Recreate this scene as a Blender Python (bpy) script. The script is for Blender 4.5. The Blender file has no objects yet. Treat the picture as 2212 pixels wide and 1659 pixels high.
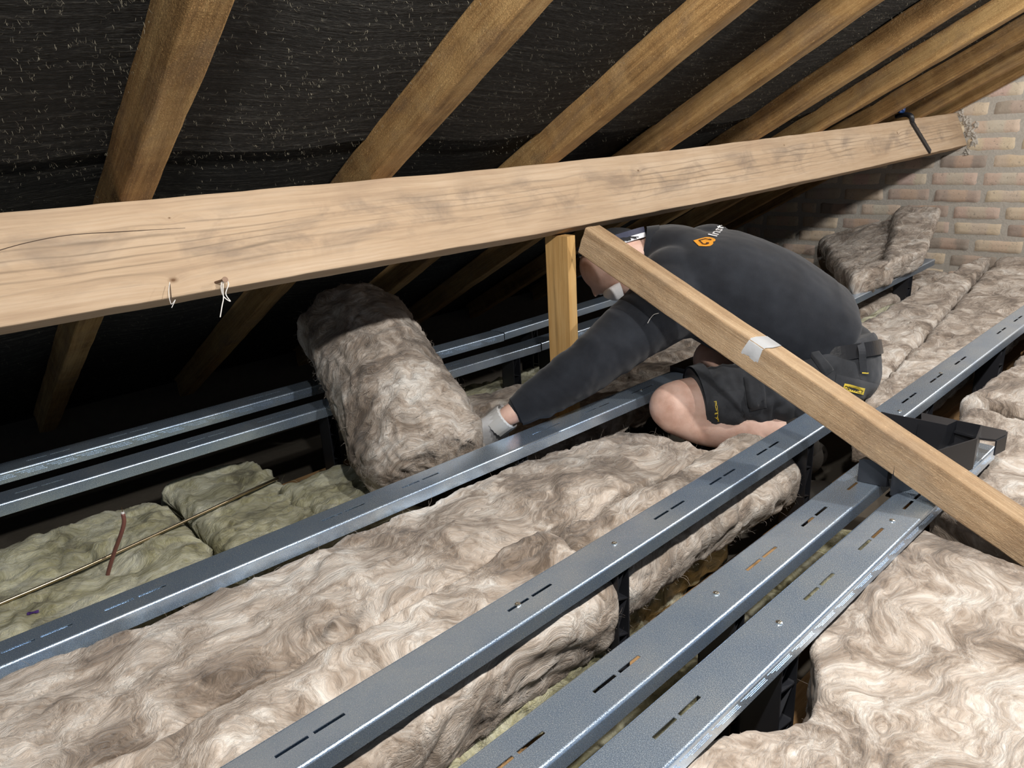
import bpy, math, random
import numpy as np
from mathutils import Vector, Matrix
from mathutils.bvhtree import BVHTree

# ------------------------------------------------------------------ camera, world, lights, exposure
CZ = 1.02                                     # height of the camera above the loft floor
scene = bpy.context.scene
COL = scene.collection
F_PX = 1582.1                                 # focal length in pixels of the 2212 px wide frame
RIGHT = np.array([0.73139874, -0.67949431, -0.05782191])
DOWN = np.array([-0.25950987, -0.19891495, -0.94503305])
FWD = np.array([0.63064294, 0.70620134, -0.32182162])
cam_data = bpy.data.cameras.new('camera')
cam = bpy.data.objects.new('camera', cam_data)
COL.objects.link(cam)
cam_data.sensor_fit = 'HORIZONTAL'
cam_data.sensor_width = 36.0
cam_data.lens = F_PX / 2212 * 36.0
cam_data.clip_start = 0.02
mw = Matrix.Identity(4)
for r in range(3):
    mw[r][0], mw[r][1], mw[r][2] = RIGHT[r], -DOWN[r], -FWD[r]
mw[2][3] = CZ
cam.matrix_world = mw
scene.camera = cam

world = bpy.data.worlds.new('world')
scene.world = world
world.use_nodes = True
world.node_tree.nodes['Background'].inputs[0].default_value = (0.62, 0.78, 1.0, 1)
world.node_tree.nodes['Background'].inputs[1].default_value = 0.16

def lamp(name, loc, power, radius, color):
    l = bpy.data.lights.new(name, 'POINT')
    l.energy = power; l.shadow_soft_size = radius; l.color = color
    o = bpy.data.objects.new(name, l); COL.objects.link(o)
    o.location = (loc[0], loc[1], loc[2] + CZ)
    return o
# inferred ridge lamp, split into a pair; the farther pair is added fill light
lamp('ridge_key_fill_light', (0.22, 0.02, 0.475), 52, 0.02, (1.0, 0.965, 0.92))
lamp('ridge_key_fill_light', (0.72, 0.02, 0.475), 44, 0.02, (1.0, 0.965, 0.92))  # other half of the split lamp, added to soften the strut's shadow
lamp('ridge_key_fill_light', (2.05, 0.00, 0.487), 50, 0.02, (1.0, 0.965, 0.92))  # added fill to brighten the far end, no known lamp
lamp('ridge_key_fill_light', (3.40, 0.00, 0.487), 42, 0.02, (1.0, 0.965, 0.92))  # added fill towards the gable, no known lamp
vs = scene.view_settings
scene.display_settings.display_device = 'sRGB'
vs.view_transform = 'Standard'; vs.look = 'None'; vs.exposure = 0.0; vs.gamma = 1.0
vs.use_curve_mapping = False

# ------------------------------------------------------------------ helpers
rng = np.random.default_rng(7)
A3 = lambda *v: np.array(v, float)
ROOF = math.radians(27.96)
RD = A3(0, math.cos(ROOF), -math.sin(ROOF))    # down the slope, towards the eaves
RN = A3(0, math.sin(ROOF), math.cos(ROOF))     # out of the roof

def ray(x, y):
    """direction of sight through a point of the photograph, unit depth (all lengths below are relative to the camera)"""
    return RIGHT * ((x - 1106) / F_PX) + DOWN * ((y - 829.5) / F_PX) + FWD
def at(x, y, d): return ray(x, y) * d
def at_z(x, y, z):
    r = ray(x, y); return r * (z / r[2])
def at_y(x, y, Y):
    r = ray(x, y); return r * (Y / r[1])
def at_x(x, y, X):
    r = ray(x, y); return r * (X / r[0])
def nrm(v): v = np.asarray(v, float); return v / (np.linalg.norm(v) + 1e-12)

_perm = np.random.default_rng(3).permutation(256)
_perm = np.concatenate([_perm, _perm, _perm])
_grad = np.random.default_rng(4).normal(size=(256, 3)); _grad /= np.linalg.norm(_grad, axis=1)[:, None]
def pn(P, seed=0):
    P = np.asarray(P, float) + seed * 17.31
    i = np.floor(P).astype(int); f = P - i; i &= 255
    u = f * f * f * (f * (f * 6 - 15) + 10)
    out = 0
    for dx in (0, 1):
        for dy in (0, 1):
            for dz in (0, 1):
                h = _perm[_perm[_perm[(i[:, 0] + dx) & 255] + ((i[:, 1] + dy) & 255)] + ((i[:, 2] + dz) & 255)]
                g = _grad[h]
                d = f - np.array([dx, dy, dz])
                w = (u[:, 0] if dx else 1 - u[:, 0]) * (u[:, 1] if dy else 1 - u[:, 1]) * (u[:, 2] if dz else 1 - u[:, 2])
                out = out + w * (g * d).sum(1)
    return out * 1.6
def fbm(P, o=4, seed=0, gain=.5):
    a, s, out = 1., 1., 0
    for k in range(o):
        out = out + a * pn(np.asarray(P) * s, seed + k); a *= gain; s *= 2.03
    return out

def raw_mesh(name, V, F, tco=None, attrs=None, smooth=False):
    m = bpy.data.meshes.new(name)
    V = np.asarray(V, float)
    m.from_pydata(V.tolist(), [], [list(map(int, f)) for f in F])
    if tco is not None:
        a = m.attributes.new('tco', 'FLOAT_VECTOR', 'POINT'); a.data.foreach_set('vector', np.asarray(tco, float).ravel())
    for k, v in (attrs or {}).items():
        a = m.attributes.new(k, 'FLOAT', 'POINT'); a.data.foreach_set('value', np.asarray(v, float).ravel())
    if smooth: m.polygons.foreach_set('use_smooth', [True] * len(m.polygons))
    m.update()
    return m
def tag(o, label=None, cat=None, group=None, kind=None):
    if label: o['label'] = label
    if cat: o['category'] = cat
    if group: o['group'] = group
    if kind: o['kind'] = kind
    return o
def thing(name, base, label, cat, group=None):
    o = bpy.data.objects.new(name, None); COL.objects.link(o)
    o.empty_display_size = .05
    o.location = (base[0], base[1], base[2] + CZ)
    return tag(o, label, cat, group)
def obj(name, V, F, m, parent=None, tco=None, attrs=None, smooth=False, base=None, gap=None):
    """ONE mesh object from camera-relative points; its origin is base, or its parent's origin"""
    V = np.asarray(V, float) + A3(0, 0, CZ)
    if tco is None: tco = V - A3(0, 0, CZ)
    p = parent; chain = A3(0, 0, 0)
    while p is not None: chain += A3(*p.location); p = p.parent
    if base is None: org = V.mean(0) if parent is None else chain.copy()
    else: org = np.asarray(base, float) + A3(0, 0, CZ)
    if base is None and parent is None: org[2] = V[:, 2].min()
    me = raw_mesh(name, V - org, F, tco, attrs, smooth)
    o = bpy.data.objects.new(name, me); COL.objects.link(o)
    o.location = org - chain if parent is not None else org
    o.parent = parent
    if m: me.materials.append(m)
    return o
class MB:
    """collects simple shapes for one mesh"""
    def __init__(s): s.V = []; s.F = []; s.T = []; s.n = 0
    def add(s, V, F, T=None):
        V = np.asarray(V, float)
        s.V.append(V); s.T.append(V if T is None else np.asarray(T, float))
        s.F += [[i + s.n for i in f] for f in F]; s.n += len(V); return s
    def box(s, lo, hi, frame=None, o=None):
        lo = np.asarray(lo, float); hi = np.asarray(hi, float)
        c = np.array([[x, y, z] for x in (lo[0], hi[0]) for y in (lo[1], hi[1]) for z in (lo[2], hi[2])])
        T = c.copy()
        if frame is not None: c = c @ np.asarray(frame) + np.asarray(o)
        return s.add(c, [[0, 1, 3, 2], [4, 6, 7, 5], [0, 4, 5, 1], [2, 3, 7, 6], [0, 2, 6, 4], [1, 5, 7, 3]], T)
    def plate(s, poly, t):
        """flat polygon (list of points) thickened by vector t"""
        P = np.asarray(poly, float); n = len(P); t = np.asarray(t, float)
        V = np.vstack([P, P + t])
        F = [list(range(n))[::-1], list(range(n, 2 * n))] + [[i, (i + 1) % n, n + (i + 1) % n, n + i] for i in range(n)]
        return s.add(V, F)
    def tube(s, pts, rad, n=10, cap=True):
        V, F = tube(pts, rad, n, cap); return s.add(V, F)
    def build(s, name, m, parent=None, **k):
        return obj(name, np.vstack(s.V), s.F, m, parent, tco=np.vstack(s.T), **k)
def ring_frames(P):
    P = np.asarray(P, float); n = len(P)
    T = np.array([nrm(P[min(i + 1, n - 1)] - P[max(i - 1, 0)]) for i in range(n)])
    u = nrm(np.cross(T[0], A3(0, 0, 1) if abs(T[0][2]) < .9 else A3(1, 0, 0)))
    U = []
    for t in T:
        u = nrm(u - t * (u @ t)); U.append(u)
    U = np.array(U); return T, U, np.cross(T, U)
def tube(P, rad, n=10, cap=True):
    P = np.asarray(P, float); rad = np.broadcast_to(rad, (len(P),))
    T, U, W = ring_frames(P)
    a = np.linspace(0, 2 * math.pi, n, endpoint=False)
    V = np.concatenate([P[i] + rad[i] * (np.cos(a)[:, None] * U[i] + np.sin(a)[:, None] * W[i]) for i in range(len(P))])
    F = [[i * n + j, i * n + (j + 1) % n, (i + 1) * n + (j + 1) % n, (i + 1) * n + j] for i in range(len(P) - 1) for j in range(n)]
    if cap:
        F += [list(range(n))[::-1], [(len(P) - 1) * n + j for j in range(n)]]
    return V, F
def spline(P, n):
    """Catmull-Rom through the points"""
    P = np.asarray(P, float); P = np.vstack([2 * P[0] - P[1], P, 2 * P[-1] - P[-2]])
    out = []
    for t in np.linspace(0, len(P) - 3 - 1e-9, n):
        i = int(t); f = t - i; a, b, c, d = P[i:i + 4]
        out.append(.5 * (2 * b + (c - a) * f + (2 * a - 5 * b + 4 * c - d) * f * f + (3 * b - a - 3 * c + d) * f ** 3))
    return np.array(out)
def grid_faces(nu, nv, wrap_v=False):
    F = []
    for i in range(nu - 1):
        for j in range(nv if wrap_v else nv - 1):
            k = (j + 1) % nv
            F.append([i * nv + j, i * nv + k, (i + 1) * nv + k, (i + 1) * nv + j])
    return F
def normals(V, F):
    F = np.asarray([f[:4] if len(f) >= 4 else [f[0], f[1], f[2], f[2]] for f in F])
    fn = np.cross(V[F[:, 2]] - V[F[:, 0]], V[F[:, 3]] - V[F[:, 1]])
    N = np.zeros_like(V)
    for k in range(4): np.add.at(N, F[:, k], fn)
    return N / (np.linalg.norm(N, axis=1)[:, None] + 1e-12)

# ------------------------------------------------------------------ materials
class NT:
    def __init__(s, name):
        s.m = bpy.data.materials.new(name); s.m.use_nodes = True
        s.t = s.m.node_tree; s.b = s.t.nodes['Principled BSDF']
    def n(s, kind, **k):
        x = s.t.nodes.new(kind)
        for a, v in k.items(): setattr(x, a, v)
        return x
    def l(s, a, b): s.t.links.new(a, b)
    def setb(s, **k):
        for a, v in k.items(): s.b.inputs[a.replace('_', ' ')].default_value = v
    def tco(s): return s.n('ShaderNodeAttribute', attribute_name='tco').outputs['Vector']
    def mapping(s, v, scale, loc=(0, 0, 0)):
        m = s.n('ShaderNodeMapping'); m.inputs['Scale'].default_value = scale; m.inputs['Location'].default_value = loc
        s.l(v, m.inputs['Vector']); return m.outputs[0]
    def noise(s, v, scale, detail=4, rough=.55, dist=0.):
        x = s.n('ShaderNodeTexNoise'); s.l(v, x.inputs['Vector'])
        x.inputs['Scale'].default_value = scale; x.inputs['Detail'].default_value = detail
        x.inputs['Roughness'].default_value = rough; x.inputs['Distortion'].default_value = dist
        return x
    def ramp(s, f, stops):
        r = s.n('ShaderNodeValToRGB'); e = r.color_ramp.elements
        while len(e) < len(stops): e.new(.5)
        for q, (p, c) in zip(e, stops):
            q.position = p; q.color = (*c, 1) if len(c) == 3 else c
        s.l(f, r.inputs[0]); return r.outputs[0]
    def math(s, op, a, b=None, clamp=False):
        x = s.n('ShaderNodeMath', operation=op); x.use_clamp = clamp
        for i, v in enumerate((a, b)):
            if v is None: continue
            if isinstance(v, (int, float)): x.inputs[i].default_value = v
            else: s.l(v, x.inputs[i])
        return x.outputs[0]
    def mix(s, f, a, b, mode='MIX'):
        x = s.n('ShaderNodeMix', data_type='RGBA', blend_type=mode)
        for i, v in ((0, f), (6, a), (7, b)):
            if isinstance(v, (int, float)): x.inputs[i].default_value = v
            elif isinstance(v, tuple): x.inputs[i].default_value = (*v, 1)
            else: s.l(v, x.inputs[i])
        return x.outputs[2]
    def vadd(s, a, b, k):
        sc = s.n('ShaderNodeVectorMath', operation='MULTIPLY_ADD'); s.l(b, sc.inputs[0])
        sc.inputs[1].default_value = (k, k, k); s.l(a, sc.inputs[2]); return sc.outputs[0]
    def bump(s, h, strength, dist, prev=None):
        b = s.n('ShaderNodeBump'); b.inputs['Strength'].default_value = strength; b.inputs['Distance'].default_value = dist
        s.l(h, b.inputs['Height'])
        if prev: s.l(prev, b.inputs['Normal'])
        s.l(b.outputs[0], s.b.inputs['Normal']); return b.outputs[0]
    def base(s, c): s.l(c, s.b.inputs['Base Color'])

def plain(name, col, rough=.6, metal=0., bump=0., bscale=200., var=.0, **k):
    t = NT(name); t.setb(Base_Color=(*col, 1), Roughness=rough, Metallic=metal)
    for a, v in k.items(): t.b.inputs[a.replace('_', ' ')].default_value = v
    if bump or var:
        n = t.noise(t.tco(), bscale, 4)
        if bump: t.bump(n.outputs[0], bump, .002)
        if var: t.base(t.mix(t.math('MULTIPLY', n.outputs[0], var, True), col, tuple(c * .35 for c in col)))
    return t.m

def wool_mat(name, dark, mid, light, white):
    t = NT(name); c = t.tco()
    w1 = t.noise(c, 4.2, 2, .5); v = t.vadd(c, w1.outputs['Color'], .30)
    w2 = t.noise(v, 12, 2, .5); v = t.vadd(v, w2.outputs['Color'], .07)
    big = t.noise(v, 7, 5, .6, .5).outputs[0]
    st = t.noise(t.mapping(v, (.30, 1.5, 1.2)), 30, 6, .62, 1.0).outputs[0]
    fine = t.noise(t.mapping(v, (.4, 1.8, 1.3)), 120, 4, .65, .8).outputs[0]
    f = t.math('ADD', t.math('MULTIPLY', big, .54), t.math('ADD', t.math('MULTIPLY', st, .32), t.math('MULTIPLY', fine, .14)))
    t.base(t.ramp(f, [(.385, dark), (.465, mid), (.53, light), (.635, white)]))
    t.setb(Roughness=.95, Sheen_Weight=.2, Sheen_Roughness=.5, Specular_IOR_Level=.1)
    hb = t.math('ADD', t.math('MULTIPLY', st, .6), t.math('MULTIPLY', fine, .6))
    t.bump(hb, .8, .010)
    return t.m
M_WOOL = wool_mat('brown mineral wool', (.125, .094, .07), (.31, .248, .196), (.51, .44, .375), (.78, .745, .69))
M_YELLOW = wool_mat('yellow glass wool', (.15, .138, .07), (.36, .34, .20), (.51, .495, .345), (.68, .675, .54))

def wood_mat(name, a, b, c, grain=14., saw=0., ring=0., knots=(), stain=.0, bump=.35):
    """tco: x along the grain, y and z across it"""
    t = NT(name); v = t.tco()
    wob = t.noise(t.mapping(v, (2.2, 9, 9)), 1., 3)
    vw = t.vadd(v, wob.outputs['Color'], .018)
    kf = None
    if knots:
        for (kx, kz, r) in knots:
            sep = t.n('ShaderNodeSeparateXYZ'); t.l(v, sep.inputs[0])
            dx = t.math('MULTIPLY', t.math('SUBTRACT', sep.outputs[0], kx), .62); dz = t.math('SUBTRACT', sep.outputs[2], kz)
            d = t.math('SQRT', t.math('ADD', t.math('MULTIPLY', dx, dx), t.math('MULTIPLY', dz, dz)))
            g = t.math('DIVIDE', r, t.math('ADD', d, r * .25))
            kf = g if kf is None else t.math('MAXIMUM', kf, g)
        cmb = t.n('ShaderNodeCombineXYZ'); t.l(t.math('MULTIPLY', kf, .006), cmb.inputs[2])
        vw = t.vadd(vw, cmb.outputs[0], 1.)
    g1 = t.noise(t.mapping(vw, (1.1, grain * 3, grain * 3)), 1., 6, .6, .4).outputs[0]
    g2 = t.noise(t.mapping(vw, (9, grain * 22, grain * 22)), 1., 4, .6).outputs[0]
    bl = t.noise(t.mapping(v, (3, 5, 5)), 1., 4, .6).outputs[0]
    f = t.math('ADD', t.math('MULTIPLY', g1, .45), t.math('ADD', t.math('MULTIPLY', g2, .25), t.math('MULTIPLY', bl, .32)))
    col = t.ramp(f, [(.36, a), (.50, b), (.63, c)])
    h = t.math('ADD', t.math('MULTIPLY', g2, .6), t.math('MULTIPLY', g1, .4))
    if ring:
        w = t.n('ShaderNodeTexWave', wave_type='BANDS', bands_direction='Z'); t.l(t.mapping(vw, (.1, .4, 1)), w.inputs[0])
        w.inputs['Scale'].default_value = ring; w.inputs['Distortion'].default_value = 9.; w.inputs['Detail'].default_value = 3
        w.inputs['Detail Scale'].default_value = .8
        wl = t.ramp(w.outputs[1], [(.0, (1, 1, 1)), (.10, (.35, .35, .35)), (.26, (0, 0, 0))])
        wl2 = t.math('MULTIPLY', t.math('MULTIPLY', wl, t.ramp(bl, [(.36, (0, 0, 0)), (.58, (1, 1, 1))])), .62)
    if saw:
        sw = t.noise(t.mapping(v, (saw, 6, 6)), 1., 3, .5).outputs[0]
        col = t.mix(t.math('MULTIPLY', t.ramp(sw, [(.45, (0, 0, 0)), (.7, (1, 1, 1))]), .35), col, c)
        fz = t.noise(t.mapping(v, (160, 420, 420)), 1., 3, .7, 1.).outputs[0]
        h = t.math('ADD', h, t.math('ADD', t.math('MULTIPLY', fz, 1.0), t.math('MULTIPLY', sw, .5)))
        col = t.mix(t.math('MULTIPLY', t.ramp(fz, [(.55, (0, 0, 0)), (.75, (1, 1, 1))]), .5), col, tuple(min(1, x * 1.5) for x in c))
    band = None
    if ring:
        sp = t.n('ShaderNodeSeparateXYZ'); t.l(vw, sp.inputs[0])
        band = t.ramp(t.math('MULTIPLY', sp.outputs[2], -6.2), [(.10, (.25,) * 3), (.22, (1,) * 3), (.58, (1,) * 3), (.78, (.12,) * 3)])
        col = t.mix(t.math('MULTIPLY', wl2, band), col, tuple(x * .38 for x in b))
    if stain:
        sn = t.noise(t.mapping(v, (7, 14, 14)), 1., 5, .65, .6).outputs[0]
        col = t.mix(t.math('MULTIPLY', t.ramp(sn, [(.50, (0, 0, 0)), (.70, (1, 1, 1))]), stain) if band is None else t.math('MULTIPLY', band, t.math('MULTIPLY', t.ramp(sn, [(.48, (0, 0, 0)), (.68, (1, 1, 1))]), stain)), col, (.12, .10, .088))
    if knots:
        col = t.mix(t.ramp(t.math('MULTIPLY', kf, .25), [(.45, (0, 0, 0)), (.8, (1, 1, 1))]), col, (.13, .07, .035))
    t.base(col); t.setb(Roughness=.82, Specular_IOR_Level=.25)
    t.bump(h, bump, .004)
    return t.m
M_PURLIN = wood_mat('old planed pine', (.31, .215, .14), (.43, .315, .21), (.50, .385, .275), 12, ring=21., stain=.5, bump=.22,
                    knots=((.375, -.132, .020), (.40, -.034, .007), (1.58, -.045, .015), (2.35, -.03, .012), (3.25, -.05, .017)))
M_RAFTER = wood_mat('rough sawn rafter pine', (.10, .052, .02), (.29, .165, .062), (.47, .305, .13), 10, saw=26, stain=.35, bump=.7)
M_STRUT = wood_mat('rough sawn strut pine', (.25, .155, .083), (.40, .27, .155), (.56, .41, .26), 16, saw=18, stain=.25, bump=.6)
M_POST = wood_mat('golden pine post', (.36, .20, .065), (.53, .32, .12), (.62, .41, .18), 10, ring=9., bump=.25)
M_JOIST = wood_mat('joist pine', (.22, .12, .05), (.40, .24, .11), (.5, .32, .16), 10, bump=.3)

def steel():
    t = NT('galvanised steel'); c = t.tco()
    n1 = t.noise(t.mapping(c, (1, 1.6, 1.6)), 620, 3, .6).outputs[0]
    n2 = t.noise(c, 9, 4, .6, .4).outputs[0]
    n3 = t.noise(t.mapping(c, (6, 900, 900)), 1., 2).outputs[0]
    f = t.math('ADD', t.math('MULTIPLY', n1, .6), t.math('MULTIPLY', n2, .4))
    t.base(t.ramp(f, [(.36, (.46, .61, .84)), (.5, (.60, .755, .96)), (.66, (.80, .91, 1.0))]))
    t.l(t.ramp(n1, [(.34, (.15,) * 3), (.66, (.40,) * 3)]), t.b.inputs['Roughness'])
    t.setb(Metallic=.86)
    t.bump(t.math('ADD', n1, t.math('MULTIPLY', n3, .4)), .04, .001)
    return t.m
M_STEEL = steel()
M_SCREW = plain('bright zinc', (.85, .83, .76), .25, 1.)
M_BLACK = plain('black plastic', (.016, .017, .021), .42, bump=.05, bscale=90)
def felt():
    t = NT('black bitumen felt'); c = t.tco()          # tco: x along the eaves, y down the slope
    w = t.noise(c, 6, 3); v = t.vadd(c, w.outputs['Color'], .012)
    l1 = t.noise(t.mapping(v, (5, 95, 5)), 1., 4, .65).outputs[0]
    l2 = t.noise(t.mapping(v, (70, 330, 30)), 1., 3, .7).outputs[0]
    t.base(t.ramp(t.math('ADD', t.math('MULTIPLY', l1, .5), t.math('MULTIPLY', l2, .5)),
                  [(.38, (.005, .005, .0045)), (.54, (.022, .021, .019)), (.66, (.085, .081, .07))]))
    t.setb(Roughness=.85, Specular_IOR_Level=.25)
    t.bump(t.math('ADD', l1, t.math('MULTIPLY', l2, .7)), 1., .008)
    return t.m
M_FELT = felt()
M_FIBRE = plain('pale hessian fibre', (.21, .19, .14), .9)
def brick():
    t = NT('stock brick'); c = t.tco()                 # attributes: bu, bv position on the brick face, br one number per brick
    bu = t.n('ShaderNodeAttribute', attribute_name='bu').outputs['Fac']; br = t.n('ShaderNodeAttribute', attribute_name='br').outputs['Fac']
    basec = t.ramp(br, [(0, (.60, .47, .30)), (.3, (.64, .44, .33)), (.55, (.56, .50, .40)), (.75, (.50, .30, .20)), (.9, (.40, .33, .29)), (1, (.62, .42, .36))])
    kiss = t.ramp(br, [(0, (.55, .42, .33)), (.4, (.66, .55, .36)), (.6, (.58, .40, .33)), (.8, (.20, .16, .14)), (1, (.62, .53, .38))])
    wn = t.noise(c, 22, 4).outputs[0]
    uu = t.math('ADD', bu, t.math('MULTIPLY', t.math('SUBTRACT', wn, .5), .22))
    band = t.ramp(uu, [(.0, (1, 1, 1)), (.27, (1, 1, 1)), (.34, (0, 0, 0)), (.62, (0, 0, 0)), (.70, (1, 1, 1))])
    col = t.mix(t.math('MULTIPLY', band, .85), basec, kiss)
    n = t.noise(c, 75, 6, .7).outputs[0]
    col = t.mix(t.ramp(n, [(.58, (0, 0, 0)), (.70, (1, 1, 1))]), col, (.12, .095, .075))
    n2 = t.noise(c, 12, 5, .6).outputs[0]
    col = t.mix(t.math('MULTIPLY', n2, .5), col, (.62, .58, .50))
    t.base(col); t.setb(Roughness=.9, Specular_IOR_Level=.2)
    t.bump(n, .5, .004)
    return t.m
M_BRICK = brick()
M_MORTAR = plain('grey mortar', (.52, .485, .43), .95, bump=.9, bscale=120, var=.5)
M_FLOOR = plain('dusty plasterboard', (.10, .085, .065), .95, bump=.5, bscale=60, var=.5)
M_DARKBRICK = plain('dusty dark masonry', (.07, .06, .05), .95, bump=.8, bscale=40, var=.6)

# ------------------------------------------------------------------ structure: floor, felted roof, walls
ZT, ZJ, ZF = -.64, -.92, -1.02                 # rail tops, joist tops, floor
def top_z(X):                                  # the purlin's upper near edge sags between the gables
    return np.interp(X, [-1.4, -.6, .18, .44, .685, 1.14, 1.77, 2.72, 4.0], [-.048, -.056, -.0608, -.0622, -.0639, -.0675, -.065, -.0498, -.0214])
def roof_pt(X, s, off):
    """point of the roof: X along the eaves, s down the slope from the purlin, off out of the roof from the rafters' underside"""
    X = np.asarray(X, float)
    B = np.stack([X, np.full_like(X, 1.246), top_z(X)], -1)
    return B + np.asarray(s, float)[..., None] * RD + np.asarray(off, float)[..., None] * RN
m = MB().box((-1.3, -2.2, ZF - .02), (3.98, 2.9, ZF)).build('floor', M_FLOOR); tag(m, kind='structure')
RAFT = [-.055, .388, .836, 1.306, 1.742, 2.213, 2.643, 3.093, 3.578, 3.93]     # right-hand edges
def felt_off(X, s):
    k = np.interp(X, [-.6] + RAFT + [4.2], np.arange(len(RAFT) + 2)); fr = k - np.floor(k)
    P = np.stack([X * 2.2, s * 2.2, X * 0], -1).reshape(-1, 3)
    return .074 - .014 * np.sin(math.pi * fr) ** 2 + .006 * fbm(P, 3, 5).reshape(X.shape)
def felt_sheet(mb, s0, s1, drop, n=70):
    X, S = np.meshgrid(np.linspace(-1.2, 3.98, 210), np.linspace(s0, s1, n), indexing='ij')
    wob = .012 * pn(np.stack([X * 1.7, X * 0, X * 0 + 3], -1).reshape(-1, 3), 9).reshape(X.shape)
    edge = np.clip((S - (s1 - .12)) / .12, 0, 1) if drop else 0 * S
    S2 = S + wob * edge
    V = roof_pt(X, S2, felt_off(X, S2) - (.003 + .004 * edge ** 2 if drop else 0)).reshape(-1, 3)
    mb.add(V, grid_faces(*X.shape), np.stack([X, S, 0 * X], -1).reshape(-1, 3))
mb = MB(); felt_sheet(mb, -1.6, -.025, True); felt_sheet(mb, -.13, 1.68, False)
ceil_ = mb.build('ceiling', M_FELT, smooth=True); tag(ceil_, kind='structure')
# hessian fibres torn out of the felt
def ribbons(P, N, n, length, width, lift, seed, curl=2.2):
    r = np.random.default_rng(seed); idx = r.integers(0, len(P), n); K = 6
    p = P[idx]; nn = N[idx]
    t = r.normal(size=(n, 3)); t -= nn * (t * nn).sum(1)[:, None]; t /= np.linalg.norm(t, axis=1)[:, None]
    L = length * r.uniform(.4, 1.5, n)[:, None]; cu = r.normal(0, curl, n)[:, None]; li = lift * r.uniform(.1, 1.6, n)[:, None]
    w = width * r.uniform(.6, 1.3, n)[:, None]; rows = []
    for k in range(K):
        q = k / (K - 1); b = np.cross(nn, t); ang = cu * q
        d = t * np.cos(ang) + b * np.sin(ang)
        if k: p = p + d * L / (K - 1)
        pos = p + nn * li * (math.sin(math.pi * q) + .15); side = np.cross(nn, d) * w * (1 - .75 * q)
        rows.append(pos - side); rows.append(pos + side)
    V = np.stack(rows, 1).reshape(-1, 3); F = []
    for i in range(n):
        o = i * 2 * K; F += [[o + 2 * k, o + 2 * k + 1, o + 2 * k + 3, o + 2 * k + 2] for k in range(K - 1)]
    return V, F
r_ = np.random.default_rng(11); n_ = 26000
fx = .02 + 3.7 * r_.random(n_) ** 1.8; fs = np.where(r_.random(n_) < .8, -1.25 + 1.28 * r_.random(n_), .05 + 1.3 * r_.random(n_))
fp = roof_pt(fx, fs, felt_off(fx, fs) - .016)
V, F = ribbons(fp, np.tile(-RN, (n_, 1)), n_, .0062, .00023, .003, 5, 2.0)
o = obj('loose_fibres', V, F, M_FIBRE, ceil_); tag(o, kind='stuff')

XW = 3.98
mb_b = MB(); BU = []; BR = []; Vb = []; Tb = []; Fb = []; nb = 0
course = .0764; z0 = at_x(2130, 216, XW)[2]
for row in range(-17, 7):
    zb = z0 + row * course + .005; y = -.75 + (.112 if row % 2 else 0) + rng.uniform(-.012, .012)
    while y < 2.85:
        w = .218 if rng.random() < .86 else .106
        bw, bh = w - .009, course - .0090
        nu, nv = (14 if w > .2 else 8), 6
        u, v = np.meshgrid(np.linspace(0, 1, nu), np.linspace(0, 1, nv), indexing='ij')
        du = np.minimum(u, 1 - u) * bw; dv = np.minimum(v, 1 - v) * bh
        e = np.minimum(np.clip(du / .006, 0, 1), np.clip(dv / .006, 0, 1))
        yy = y + u * bw; zz = zb + v * bh
        P = np.stack([yy * 14, zz * 14, 0 * yy + row], -1).reshape(-1, 3)
        nzv = fbm(P, 3, 2).reshape(yy.shape)
        xx = XW - .004 - (.002 + .003 * rng.random() + .0025 * nzv) * np.sqrt(e) + .008 * (e <= 0)
        yy = yy + .003 * pn(P * .9, 21).reshape(yy.shape); zz = zz + .003 * pn(P * .9, 31).reshape(yy.shape) + rng.uniform(-.002, .002)
        k = zz < roof_pt(np.array([XW]), np.array([0.]), np.array([0.]))[0][2] + 99
        if zb < -.0214 - .53 * (y + bw / 2 - 1.246) + .16 and zb > ZF - .05:
            Vb.append(np.stack([xx, yy, zz], -1).reshape(-1, 3)); Fb += [[i + nb for i in f[::-1]] for f in grid_faces(nu, nv)]
            nb += nu * nv; BU.append(u.ravel()); BR.append(np.full(nu * nv, rng.random()))
        y += w
gable = obj('wall_right', np.vstack(Vb), Fb, M_BRICK, attrs={'bu': np.concatenate(BU), 'br': np.concatenate(BR)}, smooth=True, base=(XW, 1, ZF))
tag(gable, kind='structure')
yy, zz = np.meshgrid(np.linspace(-.8, 2.9, 150), np.linspace(ZF, .75, 80), indexing='ij')
P = np.stack([yy * 30, zz * 30, 0 * yy], -1).reshape(-1, 3)
zz = np.minimum(zz, -.0214 - .53 * (yy - 1.246) + .09)
V = np.stack([(XW - .002 + .0025 * fbm(P, 3, 3)).reshape(yy.shape), yy, zz], -1).reshape(-1, 3)
obj('mortar_bed', V, [f[::-1] for f in grid_faces(*yy.shape)], M_MORTAR, gable, smooth=True)
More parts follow.
